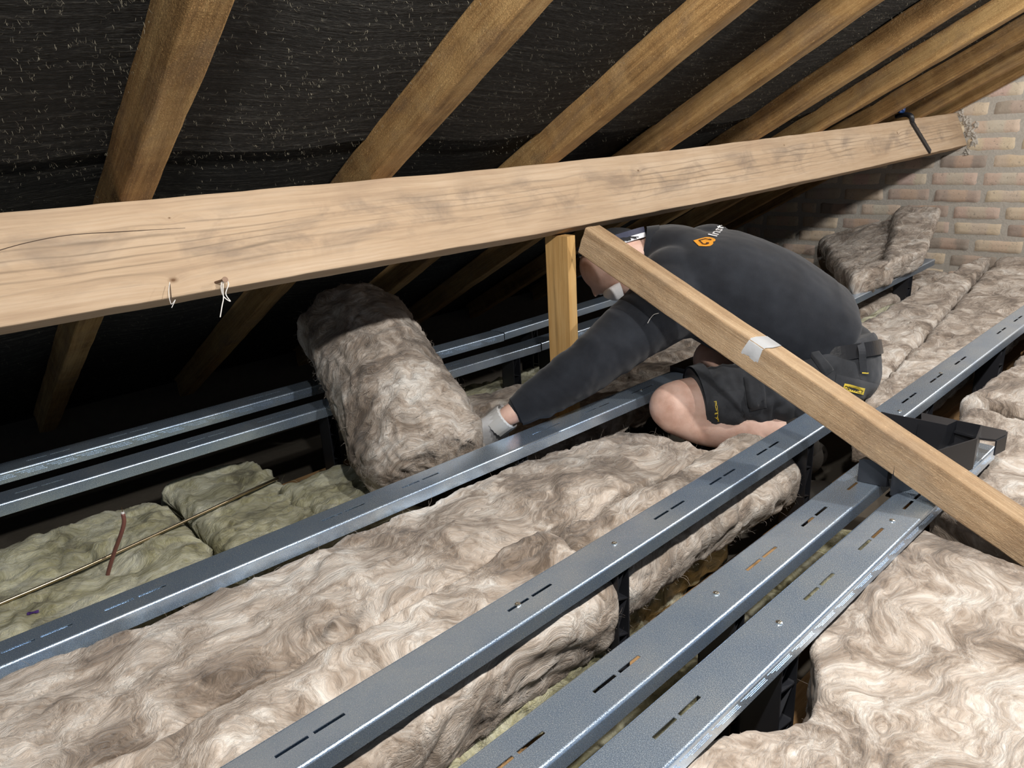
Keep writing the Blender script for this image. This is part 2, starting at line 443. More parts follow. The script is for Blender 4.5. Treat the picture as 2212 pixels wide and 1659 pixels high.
# mortar packed around the purlin's end
def lump(c, r, seed, n=14):
    th, ph = np.meshgrid(np.linspace(0, math.pi, n), np.linspace(0, 2 * math.pi, 2 * n, endpoint=False), indexing='ij')
    D = np.stack([np.sin(th) * np.cos(ph), np.sin(th) * np.sin(ph), np.cos(th)], -1).reshape(-1, 3)
    k = 1 + .5 * fbm(D * 2.6, 5, seed)
    return np.asarray(c) + D * k[:, None] * np.asarray(r), grid_faces(n, 2 * n, True)
mb = MB()
for (px, py, rr, sd) in ((2090, 262, .022, 1), (2100, 285, .026, 2), (2106, 306, .024, 3), (2078, 243, .018, 4), (2092, 328, .016, 5), (2110, 270, .016, 6)):
    mb.add(*lump(at_x(px, py, XW + .004), (.016, rr * .9, rr), sd, 24))
mb.build('mortar_patch', M_MORTAR, gable, smooth=True)
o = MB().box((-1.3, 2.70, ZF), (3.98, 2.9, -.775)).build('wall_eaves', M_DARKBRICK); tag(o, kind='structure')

# ------------------------------------------------------------------ timbers
def beam(O, ax, u, v, L, w, h, n=50, rough=.0012, r=.003, off=None, seed=0, s0=0.):
    """rounded rough beam: length ax from O, width w along u, depth h along v; tco = (along, along u, along v)"""
    c = []
    for (cx, cy, a0) in ((r, r, math.pi), (w - r, r, 1.5 * math.pi), (w - r, h - r, 0), (r, h - r, .5 * math.pi)):
        for k in range(3): c.append((cx + r * math.cos(a0 + k * math.pi / 4), cy + r * math.sin(a0 + k * math.pi / 4)))
        nx = {0: (1, 0), 1: (0, 1), 2: (-1, 0), 3: (0, -1)}
    # a few points along each face so that it can be uneven
    c2 = []
    for k in range(12):
        c2.append(c[k]); a, b = np.array(c[k]), np.array(c[(k + 1) % 12])
        if k % 3 == 2: c2 += [tuple(a + (b - a) * q) for q in (.25, .5, .75)]
    c = np.array(c2); m_ = len(c)
    s = np.linspace(0, L, n)
    T = np.array([[q, p[0], -p[1]] for q in s for p in c]); T[:, 0] += s0
    V = np.asarray(O, float) + np.repeat(s, m_)[:, None] * ax + np.tile(c[:, :1], (n, 1)) * u + np.tile(c[:, 1:], (n, 1)) * v
    if off is not None: V = V + np.repeat(np.array([off(q) for q in s]), m_, 0)
    nz = np.stack([fbm(T * np.array([9, 40, 40]) + seed * 3.7, 3, k) for k in (1, 2, 3)], -1)
    V = V + nz * rough
    F = grid_faces(n, m_, True) + [list(range(m_)), [(n - 1) * m_ + j for j in range(m_)][::-1]]
    return V, [f[::-1] for f in F], T
raft_lab = ['pine rafter just outside the left edge of view, over the felt', 'nearest rough pine rafter, leftmost, with a grey cobweb smear on its side',
            'second rough rafter from the left, crossing above the purlin', 'third rough rafter from the left, orange brown with a pale scratch',
            'fourth rafter from the left, above the middle of the purlin', 'fifth rafter from the left, greyish brown and smooth lit',
            'sixth rafter from the left, with a dark knotty patch', 'fourth rafter from the brick gable, behind the clamp',
            'third narrow rafter from the brick gable', 'last rafter lying against the brick gable wall']
for i, X in enumerate(RAFT):
    w = .05; O = roof_pt(np.array([X - w]), np.array([-1.55]), np.array([0.]))[0]
    V, F, T = beam(O, RD, A3(1, 0, 0), RN, 3.19, w, .071, 110, .0016, .004, seed=i + 1)
    T = T + A3(i * 3.1, i * .7, 0)
    if i == 0: continue
    o = obj('roof_rafter', V, F, M_RAFTER, None, tco=T); tag(o, raft_lab[i], 'rafter', 'rafters under the felt')

CANT = math.radians(23)
PU, PV = A3(0, math.cos(CANT), -math.sin(CANT)), A3(0, -math.sin(CANT), -math.cos(CANT))
pur = thing('purlin', (1.0, 1.2, -.23), 'long pale pine purlin crossing the whole view below the rafters', 'beam')
V, F, T = beam((-1.0, 1.246, 0), A3(1, 0, 0), PU, PV, XW - .01 + 1.0, .05, .158, 160, .0012, .003, off=lambda q: A3(0, 0, top_z(q - 1.0)), s0=-1.0)
obj('timber', V, F, M_PURLIN, pur, tco=T, smooth=False)
XA_ = A3(1, 0, 0)
def on_purlin(px, py, lift=0.):
    r = ray(px, py); X = 1.
    for _ in range(8):
        P0 = A3(0, 1.246, top_z(X)); q = r * (P0 @ PU) / (r @ PU); X = q[0]
    return q - PU * lift
M_RUST = plain('rusty nail', (.20, .13, .09), .6, .6)
M_THREAD = plain('white thread', (.75, .73, .70), .9)
for (px, py, dx, dy) in ((461, 609, 16, 4),):
    a_, b_ = on_purlin(px, py, -.01), on_purlin(px + dx, py + dy, .022 if dx > 0 else .006)
    mb = MB().tube([a_, a_ + (b_ - a_) * .5, b_], .0022, 8).tube([b_, b_ - PU * .0015], .0048, 10)
    mb.build('nail', M_RUST, pur)
for name_, grp in (('thread', (((478, 606), (470, 625), (477, 645), (490, 658), (482, 640), (486, 620), (478, 610), (474, 632), (477, 650), (472, 668), (470, 690)),)), ('cobweb', (((362, 615), (358, 640), (365, 662), (372, 655), (366, 670)),))):
    mb = MB()
    for pts in grp: mb.tube(spline([on_purlin(x, y, .014 + .005 * (i % 2)) for i, (x, y) in enumerate(pts)], 50), .0008 if name_ == 'thread' else .0005, 6)
    mb.build(name_, M_THREAD, pur)
q0, q1 = on_purlin(367, 614, .0006), on_purlin(371, 652, .0006)
mb = MB().plate([q0 - XA_ * .0006, q1 - XA_ * .0012, q1 + XA_ * .0004, q0 + XA_ * .0004], -PU * .0004); mb.build('crack', plain('dark crack', (.05, .03, .02), .9), pur)

qs = spline([on_purlin(x, y, .0007) for x, y in ((-20, 546), (60, 524), (150, 508), (270, 500), (400, 493))], 24)
V = []
for i_, q_ in enumerate(qs): V += [q_ - A3(0, 0, .0009 * (1 - i_ / 26)), q_ + A3(0, 0, .0004)]
obj('crack', np.array(V), grid_faces(24, 2), bpy.data.materials['dark crack'], pur)
# diagonal strut from the purlin down into the wool, with a strip of silver tape
sa = nrm(A3(0, -.8991, -.4148)); sv = nrm(A3(0, .4148, -.8991)); O = A3(1.25, 1.12, -.2074) - sa * .0
strut = thing('diagonal_strut', (1.25, .14, -.74), 'rough sawn diagonal timber strut with silver tape, in front of the kneeling worker', 'strut')
V, F, T = beam(O, sa, A3(1, 0, 0), sv, 1.10, .05, .064, 70, .0014, .003, seed=20)
obj('timber', V, F, M_STRUT, strut, tco=T)
M_TAPE = plain('silver tape', (.62, .64, .66), .32, .25, bump=.5, bscale=70)
tp = at_x(1632, 748, 1.25); s_t = (tp - O) @ sa; TW = .036
nu = 9; Vt = []; path = [(.004, .0465), (-.0008, .030), (-.0012, .004), (.003, -.0016), (.02, -.0018), (.047, -.0018), (.0516, .003), (.0516, .022)]   # (x, depth)
for k in range(nu):
    q = k / (nu - 1) - .5
    for j, (x, z) in enumerate(path):
        z2 = z + (.006 * math.sin(9 * q) - .004 * (k % 2) if j == 0 else 0)
        Vt.append(O + sa * (s_t + q * TW * (1 + .1 * math.sin(j * 2)) + .012 * x / .05) + A3(1, 0, 0) * (x - .0006) + sv * z2)
obj('tape', Vt, grid_faces(nu, len(path)), M_TAPE, strut, smooth=True)

px_ = 1.258; ZP = -.232
pst = thing('timber_post', (px_ + .03, 1.22, ZJ), 'upright golden pine post under the purlin, behind the sleeve', 'post')
V, F, T = beam((px_, 1.185, ZJ), A3(0, 0, 1), A3(1, 0, 0), A3(0, 1, 0), ZP - ZJ, .028, .074, 40, .0007, .002, seed=30)
obj('timber', V, [f[::-1] for f in F], M_POST, pst, tco=T)
for k, (y0, y1, x0, x1) in enumerate(((.690, .744, -1.2, 3.9), (1.07, 1.13, -1.2, 3.9), (1.66, 1.72, -1.2, 3.9), (1.84, 1.90, -1.2, 3.9), (.40, .455, -1.2, 3.9), (.53, .58, 1.5, 3.9))):
    lab = ['bare brown joist showing between the rails', 'joist hidden under the long middle rail', 'joist under the nearer eaves rail', 'joist under the farther eaves rail', 'joist under the two close rails',
           'joist under the rail by the gable'][k]
    V, F, T = beam((x0, y0, ZJ), A3(1, 0, 0), A3(0, 1, 0), A3(0, 0, -1), x1 - x0, y1 - y0, .10, 40, .001, .003, seed=40 + k)
    o = obj('floor_joist', V, [f[::-1] for f in F], M_JOIST, None, tco=T + A3(0, k, 0)); tag(o, lab, 'joist', 'joists below the rails')

# ------------------------------------------------------------------ galvanised rails on black plastic legs
RW, RH = .069, .027
BA = [math.pi / 2 * k / 7 for k in range(1, 7)]
def rail(label, x0, y0, x1, y1, z=ZT, slots=(), screws=(), dashes=False, legs=(), rot_end=None):
    ax = nrm(A3(x1 - x0, y1 - y0, 0)); ay = A3(-ax[1], ax[0], 0); L = math.hypot(x1 - x0, y1 - y0)
    root = thing('steel_rail', (x0, y0, z - RH), label, 'rail', 'galvanised steel floor rails')
    P = lambda s, t, h: A3(x0, y0, z) + ax * s + ay * t + A3(0, 0, h)
    # profile: lip, front flange, bend, top (with slot edges), bend, back flange, lip
    r = .0045; prof = [(.010, -RH), (.001, -RH), (0, -RH + .001), (0, -.016), (0, -r)]
    prof += [(r - r * math.cos(a), -r + r * math.sin(a)) for a in BA]
    prof += [(r, 0), (RW / 2 - .0026, 0), (RW / 2 + .0026, 0), (RW - r, 0)]
    prof += [(RW - r + r * math.sin(a), -r + r * math.cos(a)) for a in BA]
    prof += [(RW, -r), (RW, -.016), (RW, -RH + .001), (RW - .001, -RH), (RW - .010, -RH)]
    ks = prof.index((RW / 2 - .0026, 0))
    br = {0., L}
    holes = []
    for a in slots:
        for q in (a, a + .048):
            s_ = (q - x0) / ax[0]
            if s_ > .01 and s_ + .041 < L - .01: holes.append((s_, s_ + .041)); br |= {s_, s_ + .0015, s_ + .0395, s_ + .041}
    g = np.arange(.04, L, .04); br |= set(float(x) for x in g if min(abs(x - b) for b in br) > .006)
    S = sorted(br); m_ = len(prof)
    V = [P(s, t, h) for s in S for (t, h) in prof]; T = [(s + x0, t, h) for s in S for (t, h) in prof]
    F = []
    for i in range(len(S) - 1):
        mid = (S[i] + S[i + 1]) / 2
        for j in range(m_ - 1):
            if j == ks and any(a < mid < b for a, b in holes): continue
            F.append([i * m_ + j, (i + 1) * m_ + j, (i + 1) * m_ + j + 1, i * m_ + j + 1])
    if dashes:
        for rowk, hz in enumerate((-.0095, -.013, -.0165)):
            s = .03 + .011 * rowk
            while s < L - .05:
                ln = (.055, .046, .04)[rowk]
                b0 = len(V)
                for q, hh in ((0, 0), (ln, 0), (ln, .0006), (0, .0006)):
                    V.append(P(s + q, -.0004, hz + hh)); T.append((s + q, 0, hz))
                F.append([b0, b0 + 1, b0 + 2, b0 + 3]); s += .061
    ch = obj('channel', V, F, M_STEEL, root, tco=T)
    so = ch.modifiers.new('sheet', 'SOLIDIFY'); so.thickness = .0012; so.offset = -1
    for (sx, t) in screws:
        c = P((sx - x0) / ax[0], t, 0)
        mb = MB().tube([c + A3(0, 0, -.004), c + A3(0, 0, .0004), c + A3(0, 0, .0016), c + A3(0, 0, .0024)], [.0022, .0047, .0044, .0022], 14)
        mb.box((-.003, -.0005, .0023), (.003, .0005, .0029), np.eye(3), c).box((-.0005, -.003, .0023), (.0005, .003, .0029), np.eye(3), c)
        mb.build('screw', M_SCREW, root, smooth=False)
    for lg in legs:
        sx, zb = lg[0], lg[1]; wide = lg[2] if len(lg) > 2 else .03
        leg(root, P((sx - x0) / ax[0], 0, 0), ax, ay, z - .0015 - (0), zb, wide)
    return root
def leg(root, c, ax, ay, zt, zb, wide=.03, depth=.058):
    """black plastic stand: two side webs, a back plate, slanted ribs between, a foot plate"""
    fr = np.array([ax, ay, A3(0, 0, 1)]); c = A3(c[0], c[1], 0) ; o0 = c + ay * .005
    mb = MB(); th = .003; H = zt - zb
    for x in (0, wide - th): mb.box((x, 0, zb), (x + th, depth, zt), fr, o0)
    mb.box((0, depth - th, zb), (wide, depth, zt), fr, o0)
    mb.box((-.012, -.006, zb), (wide + .012, depth + .006, zb + .004), fr, o0)
    n = max(2, round(H / .062)); hh = H / n
    for k in range(n):
        a, b = zb + k * hh, zb + (k + 1) * hh
        q = [o0 + ax * th + ay * .002 + A3(0, 0, a + .004), o0 + ax * (wide - th) + ay * .002 + A3(0, 0, b - hh * .25), o0 + ax * (wide - th) + ay * (depth - th) + A3(0, 0, b - hh * .25), o0 + ax * th + ay * (depth - th) + A3(0, 0, a + .004)]
        mb.plate(q, A3(0, 0, .0025))
        q = [o0 + ax * th + ay * .001 + A3(0, 0, b - .010), o0 + ax * (wide - th) + ay * .001 + A3(0, 0, b - .018), o0 + ax * (wide - th) + ay * .02 + A3(0, 0, b - .018), o0 + ax * th + ay * .02 + A3(0, 0, b - .010)]
        mb.plate(q, A3(0, 0, .0025))
    return mb.build('support_leg', M_BLACK, root)

def rep(*a): return list(a)
rail('steel rail farthest into the dark eaves, with embossed dashes, left of its joint', -.35, 1.882, 1.602, 1.820, slots=rep(-.2, .02, .1968, .37, .72), dashes=True)
rail('steel rail farthest into the dark eaves, continuing right of its joint behind the post', 1.611, 1.826, 2.95, 1.880, slots=rep(1.7), legs=((1.75, ZJ), (2.6, ZJ)))
rail('second steel rail from the eaves, left of its joint, under the wool roll', -.35, 1.703, 1.586, 1.626, slots=rep(-.03, .1428, .49, .66, 1.2), legs=((.83, ZJ, .026), (.905, ZJ, .026), (1.47, ZJ), (-.2, ZJ)))
rail('second steel rail from the eaves, right of its joint, passing the wooden post', 1.593, 1.628, 2.95, 1.655, dashes=True, legs=((1.64, ZJ), (2.5, ZJ)))
rail('long middle steel rail running between the wool roll and the bare knee', -.40, 1.100, 1.60, 1.067, slots=rep(-.148, .0248, .1573, .5184, .692, 1.042, 1.2175, 1.39), screws=((1.425, .030),), legs=((-.25, ZJ), (.97, ZJ)))
rail('steel rail with two screws, from the bottom centre to the kneeling leg', -.25, .635, 1.56, .6475, slots=rep(.040, .2136, .5688, .914, 1.0854, 1.2569), screws=((.808, .036), (.589, .035)), legs=((.777, ZJ), (1.42, ZJ)))
rail('upper one of the two close steel rails at bottom right, ending at the black stand', .12, .4468, 1.365, .449, slots=rep(.3575, .5313, .8805, 1.0537, 1.2254), screws=((.80, .036),), legs=((.80, ZJ, .028), (.28, ZJ)))
rail('front steel rail nearest the viewer, with embossed dashes, ending right of the strut', .25, .3546, 1.586, .3484, slots=rep(.3498, .5234, .8685, 1.0434, 1.2164, 1.39), screws=((.7987, .035), (1.165, .033)), dashes=True, legs=((.755, ZF, .045), (1.548, ZF, .03)))
fa, fb = at_z(1967.8, 889.2, ZT), at_z(2159, 743.4, ZT)
ga, gb = at_z(1855, 640.5, ZT), at_z(1979, 579.8, ZT)
def ext(a, b, xa, xb):
    k = (b[1] - a[1]) / (b[0] - a[0]); return xa, a[1] + k * (xa - a[0]), xb, a[1] + k * (xb - a[0])
rail('steel rail beyond the strut at the right edge, matt grey, from behind the worker', *ext(fa, fb, 1.60, 3.3), slots=rep(1.7198, 1.9021, 2.084, 2.4536, 2.63), screws=((1.988, .038), (1.665, .02)), legs=((1.80, ZJ, .05), (2.40, ZJ, .05)))
rail('short grey steel rail by the gable, under the leaning brown batt', *ext(ga, gb, 2.30, 3.62), slots=rep(2.72, 3.0), legs=((2.66, ZF, .05), (3.3, ZF, .05)))

# loose stand lying across the two close rails
st = thing('plastic_stand', (1.39, .43, ZT), 'loose black plastic stand lying on the ends of the two close rails behind the strut', 'stand')
zt = -.578
back = [at_z(x, y, zt) for x, y in ((1903, 890), (1924, 895), (1984, 906), (2046, 918.5), (2067.6, 908.5), (2118.6, 918.5))]
front = [at_z(x, y, zt) for x, y in ((2107.7, 947), (2036, 968.7), (1985, 984), (1930, 1001))]
mb = MB()
def wall(mb, P, z0, z1, t=.0028, prof=None):
    P = np.asarray(P, float); n = len(P)
    d = np.gradient(P[:, :2], axis=0); d /= np.linalg.norm(d, axis=1)[:, None]; nn = np.stack([-d[:, 1], d[:, 0]], -1) * t
    V = []; F = []
    for i in range(n):
        zz0 = z0 if prof is None else prof[i]
        for s, z in ((0, zz0), (0, z1), (1, z1), (1, zz0)): V.append((P[i][0] + s * nn[i][0], P[i][1] + s * nn[i][1], z))
    for i in range(n - 1):
        for j in range(4): F.append([i * 4 + j, i * 4 + (j + 1) % 4, (i + 1) * 4 + (j + 1) % 4, (i + 1) * 4 + j])
    F += [[3, 2, 1, 0], [4 * n - 4, 4 * n - 3, 4 * n - 2, 4 * n - 1]]
    return mb.add(V, F)
wall(mb, back + front, ZT + .0008, zt)
floor_poly = [A3(p[0], p[1], ZT + .012) for p in back + front]
mb.plate(floor_poly, A3(0, 0, .003))
for k in (2, 3):
    a, b = back[k], front[-k + 1]; a = A3(a[0], a[1], ZT + .013); b = a + .5 * (A3(b[0], b[1], ZT + .013) - a)
    mb.plate([a, b, a + A3(0, 0, .04)], A3(.002, 0, 0))
mb.build('tray', M_BLACK, st)
fl = [at_z(x, y, -.602) for x, y in ((1990, 895), (2173, 934), (2172, 943), (2150, 954), (2116, 950), (1990, 916))]
mb = MB().plate(fl, A3(0, 0, .004)); wall(mb, [fl[1], fl[2], fl[3]], -.630, -.600); mb.build('flange', M_BLACK, st)
A_, B_, C_ = at_z(1858, 1040, ZT + .001), at_z(1914, 1052, ZT + .001), at_z(1944, 1037, ZT + .001)
D_ = A_ + (C_ - B_) * 1.2
mid = (B_ + C_) / 2 + nrm(np.cross(C_ - B_, A3(0, 0, 1))) * .004
mb = MB().plate([A_, B_, mid, C_, D_], A3(0, 0, .046))
mb.plate([A_ + (A_ - B_) * .12 + A3(0, 0, .0), A_, D_, D_ + (A_ - B_) * .12], A3(0, 0, .043))
mb.build('end_block', M_BLACK, st)
c = at_z(2072, 950, ZT + .016)
MB().tube([c, c + A3(0, 0, .003), c + A3(0, 0, .006)], [.007, .006, .002], 12).build('screw', M_SCREW, st)
# cover of a hidden stand on the long middle rail, beside the knee
hb = thing('plastic_stand', (1.60, 1.11, ZJ), 'dark plastic stand at the far end of the middle rail, behind the bare knee', 'stand')
mb = MB(); leg_c = A3(1.612, 1.07, 0)
mb.box((1.605, 1.055, ZT - .03), (1.84, 1.14, ZT + .012)); mb.build('cap', M_BLACK, hb)
mb = MB()
for x in (1.66, 1.76): mb.box((x, 1.07, ZJ), (x + .03, 1.125, ZT - .03))
mb.build('legs', M_BLACK, hb)

# quick-release clamp over the purlin near the gable
cl = thing('bar_clamp', on_purlin(1975, 250), 'black bar clamp with a blue grip hooked over the purlin by the gable', 'clamp')
p0, p1 = on_purlin(1966, 262, .004), on_purlin(2007, 329, .004); ax = nrm(p1 - p0); sd = nrm(np.cross(ax, PU))
mb = MB(); mb.box((0, -.0125, -.003), (np.linalg.norm(p1 - p0), .0125, .004), np.array([ax, sd, -PU]), p0)
for k in range(4): mb.box((.02 + .03 * k, .011, -.002), (.035 + .03 * k, .017, .003), np.array([ax, sd, -PU]), p0)
mb.build('bar', M_BLACK, cl)
M_BLUE = plain('blue plastic grip', (.02, .07, .24), .4)
top = p0 - ax * .004
mb = MB(); mb.tube(spline([p0 + ax * .01, top - PU * .006 - PV * .012, top - PV * .030 + PU * .012, top - PV * .040 + PU * .05], 10), [.009, .010, .010, .011, .011, .010, .010, .009, .009, .008], 10)
mb.build('jaw', M_BLACK, cl, smooth=True)
q = top - PV * .045 + PU * .02
mb = MB().tube(spline([q - A3(.01, 0, 0), q + PV * -.018 + A3(.012, 0, 0), q - PV * .026 + A3(.05, 0, 0)], 10), [.010, .013, .014, .014, .013, .012, .011, .010, .009, .007], 10)
mb.tube([q - A3(.035, 0, -.002), q - A3(.005, 0, 0)], .006, 8); mb.build('grip', M_BLUE, cl, smooth=True)
q2 = q + PV * -.030 + A3(.03, .01, 0)
MB().box((-.03, -.012, -.006), (.035, .012, .006), np.eye(3), q2).build('trigger', plain('grey plastic', (.06, .075, .095), .5), cl)

# ------------------------------------------------------------------ mineral wool
def wool_shell(V, nu, nv, amp, seed, wrap=True):
    """push a ring-by-ring surface about with layered woolly noise"""
    F = grid_faces(nu, nv, wrap)
    N = normals(V, F)
    W = V + .055 * np.stack([fbm(V * 6, 2, seed + k) for k in (0, 5, 9)], -1)
    W2 = W + .018 * np.stack([pn(W * 22, seed + k) for k in (1, 6, 8)], -1)
    big = fbm(V * 4.5, 3, seed + 2)
    rid = 1 - 2 * np.abs(fbm(W2 * np.array([7, 10, 10]), 2, seed + 3))
    tuft = fbm(W2 * 26, 3, seed + 4, .6)
    d = amp * (.0075 * big + .0055 * rid + .0035 * tuft)
    return V + N * d[:, None], F, N
def section(w, h, r, n):
    """points around a rounded rectangle w wide, h high, starting under the left bottom, in (across, up)"""
    per = []
    def arc(cx, cy, a0, a1): 
        for a in np.linspace(a0, a1, 8): per.append((cx + r * math.cos(a), cy + r * math.sin(a)))
    arc(r, r, 1.5 * math.pi, math.pi); arc(r, h - r, math.pi, .5 * math.pi); arc(w - r, h - r, .5 * math.pi, 0); arc(w - r, r, 0, -.5 * math.pi)
    per.append(per[0]); per = np.array(per)
    L = np.concatenate([[0], np.cumsum(np.linalg.norm(np.diff(per, axis=0), axis=1))])
    t = np.linspace(0, L[-1], n, endpoint=False)
    return np.stack([np.interp(t, L, per[:, 0]), np.interp(t, L, per[:, 1])], -1)
def wool(label, path, right, up, w, h, mat=None, res=.0065, amp=1., r=.045, seed=0, fib=1500, group='mineral wool batts', name='insulation_batt', shape=None, base=None, fl=.03, flift=.007, warp=None, cat='insulation'):
    """a batt: section w x h swept along path (left bottom corner line); ends rounded off"""
    path = np.asarray(path, float); seg = np.concatenate([[0], np.cumsum(np.linalg.norm(np.diff(path, axis=0), axis=1))]); L = seg[-1]
    nu = max(8, int(L / res)); nv = max(16, int(2 * (w + h) / res))
    s = np.linspace(0, L, nu); C = np.stack([np.interp(s, seg, path[:, k]) for k in range(3)], -1)
    sec = section(w, h, min(r, h * .48), nv); rings = []
    re = min(r, L * .3)
    su = np.concatenate([[0] * 3, s, [L] * 3]); C = np.concatenate([np.repeat(C[:1], 3, 0), C, np.repeat(C[-1:], 3, 0)])
    inset = np.concatenate([[1., .66, .33], np.zeros(nu), [.33, .66, 1.]])
    for i in range(len(su)):
        d = min(su[i], L - su[i]); k = re - math.sqrt(max(0, re ** 2 - (re - d) ** 2)) if d < re else 0
        S = sec.copy(); c0 = np.array([w / 2, h / 2])
        sc = np.array([max(.02, 1 - 2 * k * .55 / w), max(.02, 1 - 2 * k * .55 / h)]) * (1 - inset[i] * .99)
        S = c0 + (S - c0) * sc
        R = right(su[i] / L) if callable(right) else right; U = up(su[i] / L) if callable(up) else up
        rings.append(C[i] + S[:, :1] * R + S[:, 1:] * U)
    V = np.concatenate(rings)
    if shape is not None: V = shape(V)
    V, F, N = wool_shell(V, len(su), nv, amp, seed)
    if warp is not None: V = warp(V)
    tc = V + A3(seed * .37, seed * .21, seed * .13)
    n0 = len(V)
    if fib:
        N = normals(V, F); ok = N[:, 2] > -.2
        if not ok.any(): ok[:] = True
        Vf, Ff = ribbons(V[ok], N[ok], fib, fl, .00042, flift, seed + 50)
        V = np.vstack([V, Vf]); F = F + [[a + n0 for a in f] for f in Ff]
        tc = np.vstack([tc, Vf * 3 + A3(seed * .37, .7, .13)])
    o = obj(name, V, F, mat or M_WOOL, None, tco=tc, smooth=True)
    return tag(o, label, cat, group)
XA, YA, ZA = A3(1, 0, 0), A3(0, 1, 0), A3(0, 0, 1)
def strip(label, x0, x1, y0, y1, zt, zb, **k):
    """flat batt between two rails; y0/y1 may be (at x0, at x1)"""
    y0 = (y0, y0) if np.isscalar(y0) else y0; y1 = (y1, y1) if np.isscalar(y1) else y1
    wd = (y1[0] - y0[0] + y1[1] - y0[1]) / 2
    P = [(x0, 0, zb), (x1, 0, zb)]
    def shape(V):
        q = (V[:, 0] - x0) / (x1 - x0); t = V[:, 1] / wd
        V = V.copy(); V[:, 1] = (y0[0] + (y0[1] - y0[0]) * q) * (1 - t) + (y1[0] + (y1[1] - y1[0]) * q) * t
        return V
    sh2 = k.pop('shape', None)
    return wool(label, P, YA, ZA, wd, zt - zb, shape=(lambda V: sh2(shape(V))) if sh2 else shape, **k)

# brown batts in the bay below the middle rail
def dip1(V):
    V = V.copy(); k = np.clip((V[:, 1] - .93) / .12, 0, 1) * np.clip((V[:, 2] + .86) / .1, 0, 1) * np.clip((V[:, 0] - .10) / .35, 0, 1)
    V[:, 2] -= .010 * k
    k2 = np.clip((V[:, 0] - .98) / .4, 0, 1) * np.clip((V[:, 2] + .86) / .1, 0, 1); V[:, 2] -= .05 * k2; V[:, 2] += .012 * np.clip((.30 - V[:, 0]) / .25, 0, 1) * np.clip((V[:, 2] + .86) / .1, 0, 1); return V
strip('wide brown batt between the middle rail and the rail with two screws', -.30, 1.34, .815, (1.085, 1.075), -.655, -.80, seed=1, fib=3600, shape=dip1, r=.014)
def dip2(V):
    V = V.copy(); k = np.clip((.76 - V[:, 1]) / .12, 0, 1) * np.clip((V[:, 2] + .86) / .1, 0, 1); kk = np.clip((.80 - V[:, 1]) / .15, 0, 1) * np.clip((-.70 - V[:, 2]) / .09, 0, 1)
    V[:, 2] -= .040 * k; V[:, 1] += .020 * kk; return V
strip('brown batt running under the screwed rail at bottom centre, ending at the black leg', -.25, .782, (.625, .648), .824, -.655, -.795, seed=2, fib=2800, shape=dip2, r=.014)
strip('brown batt beyond the black leg with ragged cut edge under the screwed rail', .800, 1.425, (.662, .648), .824, -.660, -.79, seed=3, fib=1700, shape=dip2, r=.045)
def dip4(V):
    V = V.copy(); k = np.clip((V[:, 1] - .10) / .25, 0, 1) * np.exp(-((V[:, 0] - .73) / .085) ** 2); V[:, 1] -= .062 * k; V[:, 2] -= .012 * k; return V
# nearest, right of the front rail
strip('broad pale brown batt in the bottom right corner beside the front rail', .30, 1.243, -.60, (.374, .372), -.672, -.80, seed=4, fib=4600, r=.018, shape=dip4, res=.0068)
strip('brown batt right of the strut, in front of the black stand', 1.306, 1.90, -.55, (.366, .50), -.676, -.80, seed=5, fib=2200, r=.03, res=.0075)
strip('brown batt along the right edge beyond the strut, in front of the grey rail', 1.905, 2.75, -.45, (.515, .50), -.668, -.80, seed=6, fib=2200, r=.03, res=.009)
# between the far right rail and the gable
strip('brown batt behind the grey rail at the right edge, right of the dark crack', 1.66, 3.93, .618, (.66, .985), -.658, -.80, seed=7, fib=2400, r=.03, res=.009)
strip('brown batt behind the kneeling worker, left of the dark crack', 1.93, 3.93, (.70, 1.0), (.98, 1.05), -.660, -.80, seed=8, fib=2000, r=.03, res=.009)
strip('far brown batt against the brick gable, right of the crack', 2.76, 3.95, .0, (.55, .60), -.665, -.80, seed=9, fib=600, r=.03, res=.011)
strip('brown batt lying in the dark behind the short grey rail', 2.0, 3.93, 1.16, 1.68, -.74, -.88, seed=10, fib=300, r=.03, res=.012)
strip('loose brown tail of wool unrolled from the roll, under the stretched arm', 1.10, 2.1, (1.165, 1.165), (1.60, 1.50), -.70, -.80, seed=11, fib=1800, r=.05, amp=1.3, res=.008)

# two batts leaning from the short rail up to the gable
def patch(label, A, B, C, D, th, seed, fib, curl=.0):
    A, B, C, D = map(lambda v: np.asarray(v, float), (A, B, C, D)); nrm_ = nrm(np.cross(B - A, D - A))
    if nrm_[2] < 0: nrm_ = -nrm_
    w = np.linalg.norm((B - A + C - D) / 2); L = np.linalg.norm((D - A + C - B) / 2)
    def shape(V):
        u = V[:, 0] / w; v = V[:, 1] / L; h = V[:, 2]
        P = (A * (1 - u)[:, None] + B * u[:, None]) * (1 - v)[:, None] + (D * (1 - u)[:, None] + C * u[:, None]) * v[:, None]
        return P + nrm_ * (h - th - curl * np.sin(math.pi * v))[:, None]
    return wool(label, [(0, 0, 0), (0, L, 0)], XA, ZA, w, th, shape=shape, seed=seed, fib=fib, r=.03, res=.009)
def wx(x, y, X): return at_x(x, y, X)
patch('ragged brown batt leaning against the gable, lower left piece of two', at_y(1840, 596, 1.14), at_y(1925, 566, 1.10), wx(1936, 470, 3.88), wx(1766, 512, 3.80), .085, 21, 900, .03)
patch('ragged brown batt leaning against the gable, taller right piece of two', at_y(1915, 569, 1.09), at_y(2004, 540, 1.085), wx(2038, 446, 3.90), wx(1940, 446, 3.90), .085, 22, 900, .03)

